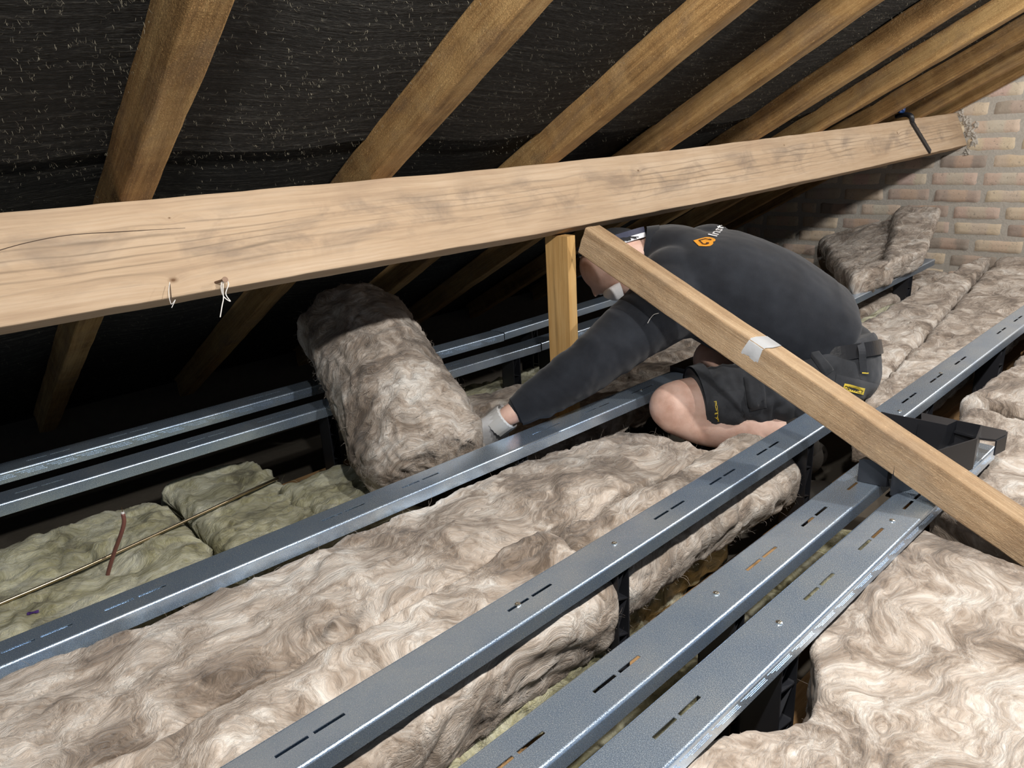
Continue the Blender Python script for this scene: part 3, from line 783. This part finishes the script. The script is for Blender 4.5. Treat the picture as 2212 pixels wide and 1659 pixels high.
# the roll
def roll(label, N0, F0, rad, seed):
    N0, F0 = np.asarray(N0, float), np.asarray(F0, float); ax = nrm(F0 - N0); L = np.linalg.norm(F0 - N0)
    u = nrm(np.cross(ax, ZA)); v = np.cross(u, ax); rr = []
    nv = 200; a = np.linspace(0, 2 * math.pi, nv, endpoint=False); ns = 90
    caps = [(0, q, -.018 * math.sin(q * 30)) for q in np.linspace(.03, .94, 26)]
    for kind, q, dz in caps: rr.append((0, q * rad * .84, .004 * math.cos(q * 30) - .02 * (1 - q) * 0))
    for s in np.linspace(0, L, ns):
        e = min(s, L - s); k = 1 - .16 * max(0, 1 - e / .06) ** 2 + .10 * (s / L) ** 2; rr.append((s, rad * k * (1 + .05 * math.sin(s * 9)), None))
    for q in np.linspace(.94, .03, 26): rr.append((L, q * rad * .94, .004 * math.cos(q * 30)))
    rings = []
    for (s, r, dz) in rr:
        end = 0 if dz is None else (-1 if s == 0 else 1)
        sp = 0 if dz is None else (.010 * pn(np.stack([r * 25 * np.cos(a), r * 25 * np.sin(a), a * 0 + s], -1), 4) + .022 * (1 - (r / rad) ** 2)) * (-1 if s == 0 else 1)
        rx = r * (1 + .04 * np.cos(2 * a + 1)); 
        rings.append(N0 + ax * s + np.cos(a)[:, None] * u * rx[:, None] + np.sin(a)[:, None] * v * rx[:, None] + (ax * np.broadcast_to(sp, a.shape)[:, None]))
    V = np.concatenate(rings); V, F, N = wool_shell(V, len(rr), nv, 1.25, seed)
    F = [f[::-1] for f in F]
    n0 = len(V); Nn = normals(V, F)
    Vf, Ff = ribbons(V, Nn, 2200, .026, .0004, .006, seed + 50)
    tc = V @ np.array([u, ax, v]).T * 1.0
    V2 = np.vstack([V, Vf]); tc = np.vstack([tc, Vf * 3])
    o = obj('insulation_roll', V2, F + [[i + n0 for i in f] for f in Ff], M_WOOL, None, tco=tc + 3.3, smooth=True)
    return tag(o, label, 'insulation')
roll('thick roll of brown mineral wool propped on the eaves rails, its top in shadow', (.872, 1.245, -.72), (1.012, 1.80, -.475), .150, 31)

# yellow glass wool between the joists
g2 = 'yellow glass wool pieces'
def sh_y(V):
    V = V.copy(); V[:, 2] += -.02 * np.clip((V[:, 1] - 1.70) / .15, 0, 1); return V
kw = dict(mat=M_YELLOW, group=g2, amp=1.5, r=.05, fl=.03)
yel = strip('yellow wool at the left edge below the cable stub, beside the middle rail', -.35, .435, 1.19, (1.92, 1.865), -.795, -.95, seed=41, fib=1500, **kw)
strip('yellow wool piece in the middle, crossed by the end of the thin pipe', .445, .70, 1.19, 1.90, -.790, -.95, seed=42, fib=900, **kw)
strip('yellow wool tuft at the foot of the brown roll', .64, .84, (1.19, 1.19), (1.64, 1.60), -.765, -.95, seed=43, fib=800, **kw)
strip('grey green wool seen below the eaves rails beyond the roll', 1.06, 1.9, 1.52, 1.90, -.80, -.95, seed=44, fib=500, **kw)
strip('yellow wool strip showing between the screwed rail and the close rails, nearer piece', -.1, .80, .665, .81, -.785, -.915, seed=45, fib=900, **kw)
strip('greenish wool between the screwed rail and the bare joist, beyond the black leg', .83, 1.30, .735, .84, -.80, -.95, seed=46, fib=600, **kw)
strip('pale yellow lumps seen in the slot between the two close rails', .2, 1.5, .49, .63, -.865, -.98, seed=47, fib=700, **kw)
strip('greenish wool tuft under the short grey rail by the gable', 2.55, 3.1, 1.02, 1.14, -.735, -.95, seed=48, fib=200, **kw)
_v = np.array([v.co[:] for v in yel.data.vertices]) + np.array(yel.location) - A3(0, 0, CZ)
_t = BVHTree.FromPolygons([Vector(v) for v in _v], [list(p.vertices) for p in yel.data.polygons])
M_INK = plain('purple ink', (.07, .03, .17), .8)

# thin pipe, cable stubs, printed dash
M_PIPE = plain('tarnished brass', (.62, .50, .33), .28, 1., bump=.1, bscale=60)
pp = [at_z(x, y, z) for x, y, z in ((-120, 1356, -.785), (0, 1304, -.785), (172, 1230, -.785), (400, 1125.4, -.783), (545, 1058, -.780), (600, 1033, -.79))]
mb = MB().tube(spline(pp, 30), .0037, 12); o = mb.build('thin_pipe', M_PIPE, None, smooth=True); tag(o, 'thin tarnished metal pipe lying across the yellow wool', 'pipe')
cb = at(235, 1236, 1.0); d0 = (-.80) / ray(235, 1236)[2]
cs = thing('cable_stub', at(235, 1232, d0), 'short brown cable stub sticking up out of the yellow wool', 'cable')
dk = lambda k: d0 * k
P = spline([at(232, 1245, dk(1.0)), at(236, 1228, dk(.995)), at(248, 1190, dk(.985)), at(262, 1152, dk(.975)), at(268, 1128, dk(.972)), at(265.5, 1110, dk(.97))], 24)
M_CABLE = plain('brown cable sheath', (.19, .075, .06), .45); M_WHITE = plain('white insulation', (.85, .84, .82), .5)
MB().tube(P, .0040, 12).build('sheath', M_CABLE, cs, smooth=True)
tdir = nrm(P[-1] - P[-3]); MB().tube([P[-1], P[-1] + tdir * .004], .0031, 10).build('core', M_WHITE, cs)
MB().tube([P[-1], P[-1] + tdir * .014], .0006, 6).build('wire', plain('copper', (.5, .28, .14), .3, 1.), cs)
P = spline([at(-60, 1392, 1.7), at(-10, 1376, 1.72), at(20, 1370, 1.74), at(40, 1372, 1.76)], 12)
o = MB().tube(P, .0042, 10).build('cable_end', M_CABLE, None, smooth=True); tag(o, 'piece of brown cable beside the middle rail at the left edge', 'cable')

V = []
for x in np.linspace(0, 1, 10):
    for y in (-1, 1):
        r = ray(58 + 26 * x, 1326 - 6 * x + y * (2.6 + .8 * math.sin(9 * x))); h = _t.ray_cast(Vector((0, 0, 0)), Vector(nrm(r)))
        if h[0] is not None: V.append(np.array(h[0]) - nrm(r) * .004)
if len(V) == 20: obj('ink_mark', np.array(V), grid_faces(10, 2), M_INK, yel)

# ------------------------------------------------------------------ the kneeling worker
def remesh(V, F, voxel=.007, it=8, fac=.5):
    """fuse overlapping shapes into one smooth surface"""
    o = bpy.data.objects.new('tmp', raw_mesh('tmp', V, F)); COL.objects.link(o)
    r = o.modifiers.new('r', 'REMESH'); r.mode = 'VOXEL'; r.voxel_size = voxel
    s = o.modifiers.new('s', 'SMOOTH'); s.iterations = it; s.factor = fac
    dg = bpy.context.evaluated_depsgraph_get(); dg.update()
    me = bpy.data.meshes.new_from_object(o.evaluated_get(dg))
    W = np.empty(len(me.vertices) * 3); me.vertices.foreach_get('co', W)
    G = [list(p.vertices) for p in me.polygons]
    bpy.data.objects.remove(o); bpy.data.meshes.remove(me)
    return W.reshape(-1, 3), G
class Body:
    def __init__(s): s.V = []; s.F = []; s.n = 0
    def add(s, V, F):
        s.V.append(np.asarray(V, float)); s.F += [[i + s.n for i in f] for f in F]; s.n += len(V); return s
    def limb(s, P, R, n=20, sub=5):
        k = (len(P) - 1) * sub + 1; S = spline(np.hstack([np.asarray(P, float), np.asarray(R, float)[:, None]]), k)
        V, F = tube(S[:, :3], np.maximum(S[:, 3], .002), n); s.add(V, [f[::-1] for f in F])
        for c, r in ((P[0], R[0]), (P[-1], R[-1])): s.ball(c, (r * .97,) * 3)
        return s
    def ball(s, c, r, fr=np.eye(3), n=14):
        th, ph = np.meshgrid(np.linspace(.02, math.pi - .02, n), np.linspace(0, 2 * math.pi, 2 * n, endpoint=False), indexing='ij')
        D = np.stack([np.sin(th) * np.cos(ph), np.sin(th) * np.sin(ph), np.cos(th)], -1).reshape(-1, 3) * np.asarray(r)
        F = grid_faces(n, 2 * n, True) + [list(range(2 * n))[::-1], [(n - 1) * 2 * n + j for j in range(2 * n)]]
        return s.add(np.asarray(c) + D @ np.asarray(fr), F)
    def loft(s, secs, lat, n=32, sub=4, ex=2.3):
        """sections (centre, half width along lat, half depth)"""
        Q = np.array([[*c, a, b] for c, a, b in secs]); Q = spline(Q, (len(secs) - 1) * sub + 1)
        C = Q[:, :3]; V = []
        for i in range(len(Q)):
            t = nrm(C[min(i + 1, len(C) - 1)] - C[max(i - 1, 0)]); L = lat(i / (len(Q) - 1)) if callable(lat) else lat
            u = nrm(L - t * (L @ t)); v = np.cross(t, u); a = np.linspace(0, 2 * math.pi, n, endpoint=False)
            ca, sa_ = np.cos(a), np.sin(a); ca = np.sign(ca) * np.abs(ca) ** (2 / ex); sa_ = np.sign(sa_) * np.abs(sa_) ** (2 / ex)
            V.append(C[i] + ca[:, None] * u * Q[i, 3] + sa_[:, None] * v * Q[i, 4])
        F = grid_faces(len(Q), n, True) + [list(range(n))[::-1], [(len(Q) - 1) * n + j for j in range(n)]]
        return s.add(np.concatenate(V), F)
    def fuse(s, voxel=.007, it=8): return remesh(np.concatenate(s.V), s.F, voxel, it)

M_SKIN = NT('skin'); _n = M_SKIN.noise(M_SKIN.tco(), 30, 4)
M_SKIN.base(M_SKIN.ramp(_n.outputs[0], [(.3, (.58, .35, .27)), (.6, (.72, .49, .40))]))
M_SKIN.setb(Roughness=.5, Subsurface_Weight=.15, Subsurface_Scale=.01); M_SKIN.b.inputs['Subsurface Radius'].default_value = (1, .35, .2)
M_SKIN.bump(M_SKIN.noise(M_SKIN.tco(), 350, 3).outputs[0], .15, .002); M_SKIN = M_SKIN.m
def cloth(name, a, b, rough=.85, sc=900):
    t = NT(name); c = t.tco(); n = t.noise(c, 14, 5, .6).outputs[0]; t.base(t.ramp(n, [(.35, a), (.65, b)]))
    t.setb(Roughness=rough, Sheen_Weight=.12, Specular_IOR_Level=.25); w = t.noise(c, sc, 2).outputs[0]
    t.bump(t.math('ADD', w, t.math('MULTIPLY', t.noise(c, 40, 4).outputs[0], .8)), .25, .003); return t.m
M_SHIRT = cloth('navy black sweatshirt', (.0105, .0125, .0175), (.019, .0225, .030))
M_SHORT = cloth('black work shorts cotton', (.020, .022, .026), (.042, .045, .052))
M_GLOVE = cloth('light grey glove', (.46, .46, .47), (.62, .62, .62))
M_HAIR = plain('dark cap cloth', (.012, .013, .017), .8, bump=.5, bscale=500)
M_BELT = plain('black leather', (.020, .020, .022), .28, bump=.2, bscale=120)
M_BOOT = plain('dark boot', (.03, .025, .02), .7, bump=.3)

LAT = nrm(A3(-.87, -.49, 0))                       # towards the worker's left side
torso = [(at(1392, 547, 1.892), .066, .062), (at(1446, 556, 1.887), .125, .088), (at(1490, 588, 1.88), .190, .120), (at(1555, 618, 1.875), .202, .142),
         (at(1640, 655, 1.87), .195, .146), (at(1718, 698, 1.87), .186, .140), (at(1768, 724, 1.87), .172, .130), (at(1794, 738, 1.87), .160, .112)]
wk = thing('person', (1.60, .85, ZJ), 'person kneeling in a dark sweatshirt and work shorts, reaching out under the purlin', 'person')
Hc = at(1342, 574, 1.90)
HF = nrm(-.0625 * RIGHT + .0456 * DOWN + .085 * FWD); HU = -.066 * RIGHT + .0216 * DOWN + .03 * FWD; HU = nrm(HU - HF * (HU @ HF)); HS = np.cross(HF, HU)
H = np.array([HS, HF, HU])
sl = [at(1448, 640, 1.76), at(1395, 690, 1.74), at(1290, 775, 1.715), at(1205, 835, 1.70), at(1150, 868, 1.69), at(1131, 881, 1.687)]
sr = [at(1540, 560, 2.00), at(1495, 630, 2.03), at(1425, 682, 2.05), at(1350, 722, 2.02), at(1285, 758, 1.97)]
lk, rk = at(1462, 878, 1.77), at(1545, 778, 1.99)
lleg = [at(1765, 822, 1.80), at(1640, 862, 1.785), at(1520, 872, 1.775), lk]
rleg = [at(1795, 775, 1.94), at(1700, 770, 1.98), rk]
b = Body()
b.loft([(c, a - .018, d - .018) for c, a, d in torso[1:]], LAT)
b.loft([(at(1795, 750, 1.87), .14, .09), (at(1800, 790, 1.87), .14, .09), (at(1800, 825, 1.87), .11, .08)], LAT)
b.limb([at(1450, 570, 1.885), at(1400, 556, 1.893), Hc - HU * .05], [.062, .058, .055])
b.ball(Hc + HU * .018, (.074, .092, .098), H); b.ball(Hc - HU * .045 + HF * .035, (.055, .055, .060), H)          # skull, jaw
b.limb([Hc + HF * .088 + HU * .02, Hc + HF * .108 - HU * .012, Hc + HF * .098 - HU * .022], [.008, .013, .012], 10)     # nose
b.ball(Hc + HF * .080 - HU * .055, (.024, .014, .008), H); b.ball(Hc + HF * .082 - HU * .064, (.022, .013, .008), H)    # lips
b.ball(Hc + HF * .078 - HU * .088, (.026, .018, .018), H)                                                               # chin
for s in (-1, 1):
    b.ball(Hc + HF * .080 + HU * .030 + HS * s * .033, (.026, .012, .009), H)                                           # brow
    b.ball(Hc + HS * s * .076 - HF * .006 - HU * .005, (.010, .022, .032), H)                                           # ear
b.limb(sl[:5] + [at(1096, 899, 1.685)], [.055, .052, .043, .036, .030, .0245])
b.limb(sr, [.052, .048, .042, .036, .028])
b.limb(lleg, [.095, .082, .070, .064]); b.ball(lk + ray(1440, 870) * 0 - RIGHT * .012, (.055, .055, .058))
b.limb([lk + DOWN * .012, at(1530, 924, 1.755), at(1620, 932, 1.74), at(1720, 940, 1.73)], [.058, .046, .044, .034])
b.limb(rleg, [.075, .07, .062]); b.limb([rk, at(1600, 850, 2.0), at(1690, 905, 1.98)], [.056, .052, .036])
V, F = b.fuse(.0065, 7)
obj('body', V, F, M_SKIN, wk, smooth=True)
# eyes, hair, strap, mask
M_EYE = plain('eye white', (.8, .78, .75), .2); M_IRIS = plain('dark iris', (.05, .03, .02), .2)
for s in (-1, 1):
    c = Hc + HF * .078 + HU * .012 + HS * s * .033; e = Body().ball(c, (.012,) * 3); eo = obj('eye', e.V[0], e.F, M_EYE, wk, smooth=True)
    e = Body().ball(c + HF * .0085, (.0055,) * 3, n=8); obj('iris', e.V[0], e.F, M_IRIS, eo, smooth=True)
NC = nrm(-.30 * RIGHT - .95 * DOWN - .12 * FWD)             # the cap sits on the crown
hb_ = Body(); hb_.ball(Hc + HU * .022 - HF * .004, (.083, .099, .101), H, 36)
V = hb_.V[0]; rel = (V - Hc) @ NC
V = V + (fbm(V * 70, 3, 4)[:, None] * .002) * NC
obj('cap', V, [f for f in hb_.F if all(rel[i] > .052 for i in f)], M_HAIR, wk, smooth=True)
t1 = nrm(np.cross(NC, FWD)); t2_ = np.cross(NC, t1); rad_ = .086; Cb = Hc + NC * .052 + HU * .012
ringp = np.array([Cb + (t1 * math.cos(q) + t2_ * math.sin(q)) * rad_ for q in np.linspace(0, 2 * math.pi, 60)])
def band(P, C, wdt, thk, axis):
    V = []
    for p in P:
        r = nrm(p - C)
        for (x, y) in ((-wdt, 0), (wdt, 0), (wdt, thk), (-wdt, thk)): V.append(p + axis * x + r * y)
    return np.array(V), grid_faces(len(P), 4, True)
V, F = band(ringp, Cb, .006, .003, NC); obj('head_strap', V, F, plain('white elastic', (.75, .76, .80), .6), wk)
V, F = band(ringp + NC * .013, Cb + NC * .013, .007, .0036, NC); obj('strap_stripe', V, F, plain('navy stripe', (.02, .025, .06), .6), wk)
mc = at(1324, 633, 1.84); mb = Body()
mb.loft([(mc - RIGHT * .018 + FWD * .02, .004, .004), (mc - RIGHT * .012 + DOWN * .002, .013, .012), (mc + RIGHT * .004, .020, .014), (mc + RIGHT * .022 - DOWN * .006, .022, .014)], nrm(DOWN + .3 * FWD), 20)
obj('dust_mask', mb.V[0], mb.F, plain('white mask fabric', (.86, .87, .89), .8, bump=.3, bscale=200), wk, smooth=True)

# sweatshirt
s = Body(); s.loft(torso, LAT)
s.limb(sl, [.086, .080, .066, .057, .046, .036]); s.limb(sr, [.080, .074, .062, .050, .034])
s.ball(at(1462, 618, 1.80), (.10,) * 3); s.ball(at(1530, 560, 1.98), (.095,) * 3)
s.limb([at(1500, 650, 1.80), at(1448, 660, 1.765), at(1400, 700, 1.745)], [.09, .088, .075])
V, F = s.fuse(.0062, 9)
# folds: across the sleeve, along the flank, at the hem
N = normals(V, F)
ax = nrm(sl[2] - sl[0]); tq = (V - sl[1]) @ ax; dist = np.linalg.norm(np.cross(V - sl[1], ax), axis=1); slv = np.clip(1.3 - dist / .10, 0, 1) * np.clip((tq + .06) / .08, 0, 1)
wv = V + .03 * np.stack([pn(V * 11, k) for k in (1, 2, 3)], -1)
f1 = np.abs(fbm(np.stack([tq * 26, dist * 9, wv[:, 2] * 14], -1), 2, 3)) - .3
sp = nrm(torso[-1][0] - torso[2][0]); t2 = (V - torso[2][0]) @ sp; low = np.clip((t2 - .22) / .2, 0, 1)
f2 = np.abs(pn(np.stack([t2 * 5 + wv[:, 2] * 5, wv[:, 2] * 15, wv[:, 0] * 5], -1), 8)) - .3
V = V + N * (.006 * slv * f1 + -.014 * low * f2 + .003 * fbm(V * 9, 3, 6))[:, None]
# open at the hem and the cuffs a little beyond the cloth edge
shirt = obj('sweatshirt', V, F, M_SHIRT, wk, smooth=True)
SH = BVHTree.FromPolygons([Vector(v) for v in V], F)
def rib_cuff(P, r0, r1, name, m, n=36, rows=9, par=wk, amp=.0012):
    P = spline(P, rows); T, U, W = ring_frames(P); Vv = []
    for i in range(rows):
        rr = r0 + (r1 - r0) * i / (rows - 1)
        for k in range(n * 2):
            q = math.pi * k / n; Vv.append(P[i] + (rr + amp * (k % 2)) * (math.cos(q) * U[i] + math.sin(q) * W[i]))
    return obj(name, np.array(Vv), grid_faces(rows, 2 * n, True), m, par, smooth=True)
rib_cuff([at(1142, 873.5, 1.689), at(1128, 883, 1.687), at(1115, 890, 1.686)], .0405, .0335, 'cuff', M_SHIRT, par=shirt)
rib_cuff([torso[-2][0] * .3 + torso[-1][0] * .7] * 1 + [torso[-1][0]], .01, .01, 'hem_tag', M_SHIRT, n=6, rows=3, par=shirt) if False else None
cpt = [torso[0][0] + (torso[1][0] - torso[0][0]) * q for q in (.35, .1, -.12)]
rib_cuff(cpt, .075, .066, 'collar', M_SHIRT, par=shirt)

# shorts
h = Body()
h.loft([(at(1785, 742, 1.87), .166, .116), (at(1792, 772, 1.87), .168, .116), (at(1792, 808, 1.87), .162, .112), (at(1780, 842, 1.87), .12, .09)], LAT)
h.limb([at(1770, 815, 1.80), at(1680, 850, 1.79), at(1590, 865, 1.78), at(1502, 864, 1.775)], [.112, .098, .088, .078])
h.limb([at(1810, 775, 1.95), at(1720, 775, 1.98), at(1610, 778, 1.99)], [.11, .095, .082])
V, F = h.fuse(.0062, 8); N = normals(V, F)
ax = nrm(lk - lleg[0]); tq = (V - lleg[0]) @ ax
f1 = np.abs(fbm(np.stack([tq * 20, V[:, 2] * 22, V[:, 1] * 14], -1), 2, 13)) - .3
V = V + N * (.010 * f1 * np.clip(tq / .12, 0.25, 1) + .004 * fbm(V * 12, 3, 16))[:, None]
# flat hem
hem = at(1499, 862, 1.775); q = (V - hem) @ ax; lim = (np.linalg.norm(np.cross(V - hem, ax), axis=1) < .13) & (q > 0)
V[lim] -= ax * q[lim][:, None]
shorts = obj('shorts', V, F, M_SHORT, wk, smooth=True)
TR = BVHTree.FromPolygons([Vector(v) for v in V], F)
e1 = nrm(np.cross(ax, ZA)); e2 = np.cross(ax, e1)
hp = [hem - ax * .03, hem - ax * .001]
rib_cuff(hp, .0835, .0805, 'hem_band', M_SHORT, rows=4, par=shorts, amp=.0)
# belt and its loop
bc = at(1788, 764, 1.87); tdir = nrm(at(1795, 800, 1.87) - at(1786, 740, 1.87)); ub = nrm(LAT - tdir * (LAT @ tdir)); vb = np.cross(tdir, ub)
bp = [bc + ub * .171 * np.sign(math.cos(q)) * abs(math.cos(q)) ** .87 + vb * .121 * np.sign(math.sin(q)) * abs(math.sin(q)) ** .87 for q in np.linspace(0, 2 * math.pi, 90)]
V, F = band(bp, bc, .017, .004, tdir); obj('belt', V, F, M_BELT, wk, smooth=False)
def cast(px, py, tree, lift):
    r = ray(px, py); r = r / np.linalg.norm(r); h = tree.ray_cast(Vector((0, 0, 0)), Vector(r))
    if h[0] is None: return None
    n = np.array(h[1]); n = n if n @ r < 0 else -n
    return np.array(h[0]) + n * lift
def decal(name, polys, m, tree, par, lift=.0016, thick=.0):
    """flat shapes laid onto a cloth surface"""
    V = []; F = []
    for P in polys:
        Q = [cast(x, y, tree, lift) for x, y in P]
        if any(q is None for q in Q): continue
        F.append(list(range(len(V), len(V) + len(Q)))); V += Q
    return obj(name, np.array(V), F, m, par) if F else None
def glyphs(text, bold=False):
    c = bpy.data.curves.new('txt', 'FONT'); c.body = text; c.size = 1.; c.offset = .018 if bold else 0; c.resolution_u = 3
    o = bpy.data.objects.new('txt', c); COL.objects.link(o); dg = bpy.context.evaluated_depsgraph_get(); dg.update()
    me = bpy.data.meshes.new_from_object(o.evaluated_get(dg))
    V = np.array([v.co[:2] for v in me.vertices]); F = [list(p.vertices) for p in me.polygons]
    bpy.data.objects.remove(o); bpy.data.meshes.remove(me); bpy.data.curves.remove(c)
    return V, F
def lettering(name, text, org, ex, ey, m, tree, par, lift=.002, bold=True):
    V, F = glyphs(text, bold); ex, ey = np.array(ex, float), np.array(ey, float)
    P = np.array(org) + V[:, :1] * ex + V[:, 1:] * ey
    Q = [cast(x, y, tree, lift) for x, y in P]; ok = [q is not None for q in Q]
    idx = {}; W = []
    for i, q in enumerate(Q):
        if ok[i]: idx[i] = len(W); W.append(q)
    G = [[idx[i] for i in f] for f in F if all(ok[i] for i in f)]
    return obj(name, np.array(W), G, m, par) if G else None
M_ORANGE = plain('orange print', (.78, .33, .03), .7); M_DARKPRINT = plain('dark brown print', (.06, .02, .008), .8)
M_WHITEPR = plain('white print', (.82, .83, .86), .7); M_YELPR = plain('yellow label', (.75, .56, .06), .6); M_BLKPR = plain('black print', (.015, .014, .012), .7)
Z5 = lambda pts: [(1440 + x / 11.06, 470 + y / 11.06) for x, y in pts]
outer = Z5([(635, 560), (780, 518), (930, 480), (1020, 480), (1090, 495), (1150, 520), (1170, 550), (1150, 578), (1105, 590), (1115, 625), (1085, 665), (1030, 692), (930, 700), (770, 690), (700, 622)])
cx, cy = Z5([(900, 590)])[0]
decal('logo', [[(cx, cy), outer[i], outer[(i + 1) % len(outer)]] for i in range(len(outer))], M_ORANGE, SH, shirt, .0016)
strokes = [Z5([(755, 560), (930, 515), (935, 532), (800, 570)]), Z5([(755, 560), (800, 570), (880, 640), (860, 655)]), Z5([(860, 640), (960, 648), (955, 662), (862, 656)]), Z5([(950, 610), (1010, 615), (1015, 640), (955, 662), (925, 655)]),
           Z5([(985, 532), (1050, 530), (1080, 550), (1060, 562), (1010, 550)]), Z5([(930, 515), (990, 532), (1000, 545), (935, 532)])]
decal('logo_lines', strokes, M_DARKPRINT, SH, shirt, .0026)
lettering('lettering', 'Insta', Z5([(1185, 480)])[0], (13.2, -15.2), (-28, -6.2), M_WHITEPR, SH, shirt)
decal('label', [[(1820, 827), (1834, 830), (1848, 833.5), (1862, 837), (1860, 844), (1857.5, 851), (1844, 847.5), (1830, 844), (1816, 840.5), (1818, 834)]], M_YELPR, TR, shorts, .0085)
lettering('label_lettering', 'DEWALT', (1818.5, 838.5), (9.2, 2.4), (2.0, -9), M_BLKPR, TR, shorts, .0095)
lettering('pocket_lettering', 'PROSTRETCH', (1540.5, 868), (1.15, 6.3), (6.6, -.9), M_YELPR, TR, shorts, .0105)
# pocket, flap and belt loop: thin cloth patches on the shorts
def cloth_patch(name, outline, m, tree, lift, nx=12):
    """a thin quilt of cloth: outline = four corners"""
    (a, b, c, d) = [np.array(p, float) for p in outline]; V = []; n = nx
    for i in range(n):
        for j in range(n):
            u, v = i / (n - 1), j / (n - 1); p = (a * (1 - u) + b * u) * (1 - v) + (d * (1 - u) + c * u) * v
            e = min(1, min(u, 1 - u, v, 1 - v) * 8); q = cast(p[0], p[1], tree, lift * (.25 + .75 * e))
            if q is None: q = V[-1] if V else at(p[0], p[1], 1.8)
            V.append(q)
    return obj(name, np.array(V), grid_faces(n, n), m, shorts, smooth=True)
cloth_patch('cargo_pocket', ((1524, 850), (1606, 842), (1614, 922), (1538, 920)), M_SHORT, TR, .006)
cloth_patch('pocket_flap', ((1606, 815), (1648, 805), (1656, 880), (1618, 890)), M_SHORT, TR, .009)
cloth_patch('back_pocket', ((1806, 808), (1898, 830), (1880, 872), (1800, 850)), M_SHORT, TR, .005)
cloth_patch('holster_strap', ((1742, 757), (1768, 760), (1800, 800), (1780, 815)), M_SHORT, TR, .012)
lp = [cast(x, y, TR, .007) for x, y in ((1853, 742), (1856, 760), (1859, 780), (1861, 803))]
if all(p is not None for p in lp):
    lp[1] = lp[1] - FWD * .006; lp[0] = lp[0] - FWD * .002
    V = []; 
    for p in spline(lp, 10): V += [p - RIGHT * .0085, p + RIGHT * .0085]
    obj('belt_loop', np.array(V), grid_faces(10, 2), M_SHORT, shorts)
decal('stitch', [[(1855, 803.5), (1869.5, 802.5), (1869.5, 805), (1855, 806)]], M_YELPR, TR, shorts, .009)
rd = [at(x, y, d) for x, y, d in ((1894, 749, 1.85), (1898, 735, 1.86), (1902, 748, 1.87))]
MB().plate(rd, FWD * .004).build('red_waistband', plain('red cotton', (.62, .035, .07), .8), wk)

# glove: palm, five bent fingers, ribbed cuff
wr, kn = at(1090, 903, 1.686), at(1060, 927, 1.700)
gd = nrm(kn - wr); gn = nrm(np.cross(gd, nrm(RIGHT + DOWN * .2 + FWD * .5)) ); gn = gn if gn[2] > 0 else -gn; gs = nrm(np.cross(gd, gn))
g = Body(); L_ = .095
g.loft([(wr - gd * .005, .026, .024), (wr + gd * .03, .036, .021), (wr + gd * .07, .044, .019), (wr + gd * .10, .042, .014)], gs, 24, 5)
for k, (off, ln) in enumerate(((-.033, .062), (-.011, .074), (.011, .078), (.033, .068))):
    p = wr + gd * .095 + gs * off
    g.limb([p - gd * .012, p + gd * ln * .45 - gn * .004, p + gd * ln * .80 - gn * .022, p + gd * ln * .95 - gn * .046], [.0115, .0110, .0102, .0088], 12)
side = 1 if gs @ RIGHT > 0 else -1
g.limb([wr + gd * .03 + gs * side * .03, wr + gd * .058 + gs * side * .056 - gn * .008, wr + gd * .090 + gs * side * .060 - gn * .026], [.0145, .0125, .0105], 12)
V, F = g.fuse(.0036, 3); glove = obj('glove', V, F, M_GLOVE, wk, smooth=True)
rib_cuff([wr + gd * .030, wr + gd * .012, wr - gd * .006], .0295, .0305, 'glove_cuff', plain('grey knit', (.50, .50, .49), .9), n=20, rows=10, par=glove, amp=.0034)
rib_cuff([wr - gd * .004, wr - gd * .007, wr - gd * .0095], .0315, .0315, 'cuff_edge', plain('white knit edge', (.80, .80, .80), .9), n=26, rows=5, par=glove, amp=.0006)
# boots
for nm, p, q in (('boot', at(1715, 938, 1.73), at(1775, 1000, 1.76)), ('boot', at(1690, 905, 1.98), at(1760, 930, 2.02))):
    k = Body(); dn = A3(0, 0, -1); tip = p + (q - p) * A3(1, 1, 0)
    z = ZJ + .045
    k.limb([p, A3(p[0] + .02, p[1] - .02, max(z, p[2] - .06))], [.046, .045]); k.limb([A3(p[0] + .02, p[1] - .02, z), A3(p[0] + .07, p[1] - .06, z - .005)], [.044, .040])
    V, F = k.fuse(.008, 4); obj(nm, V, F, M_BOOT, wk, smooth=True)
# a stray pale thread on the sleeve
pt = [cast(x, y, SH, .004) for x, y in ((1398, 699), (1404, 688), (1412, 680), (1422, 677))]
if all(p is not None for p in pt): MB().tube(spline(pt, 10), .0007, 5).build('loose_thread', M_THREAD, shirt)
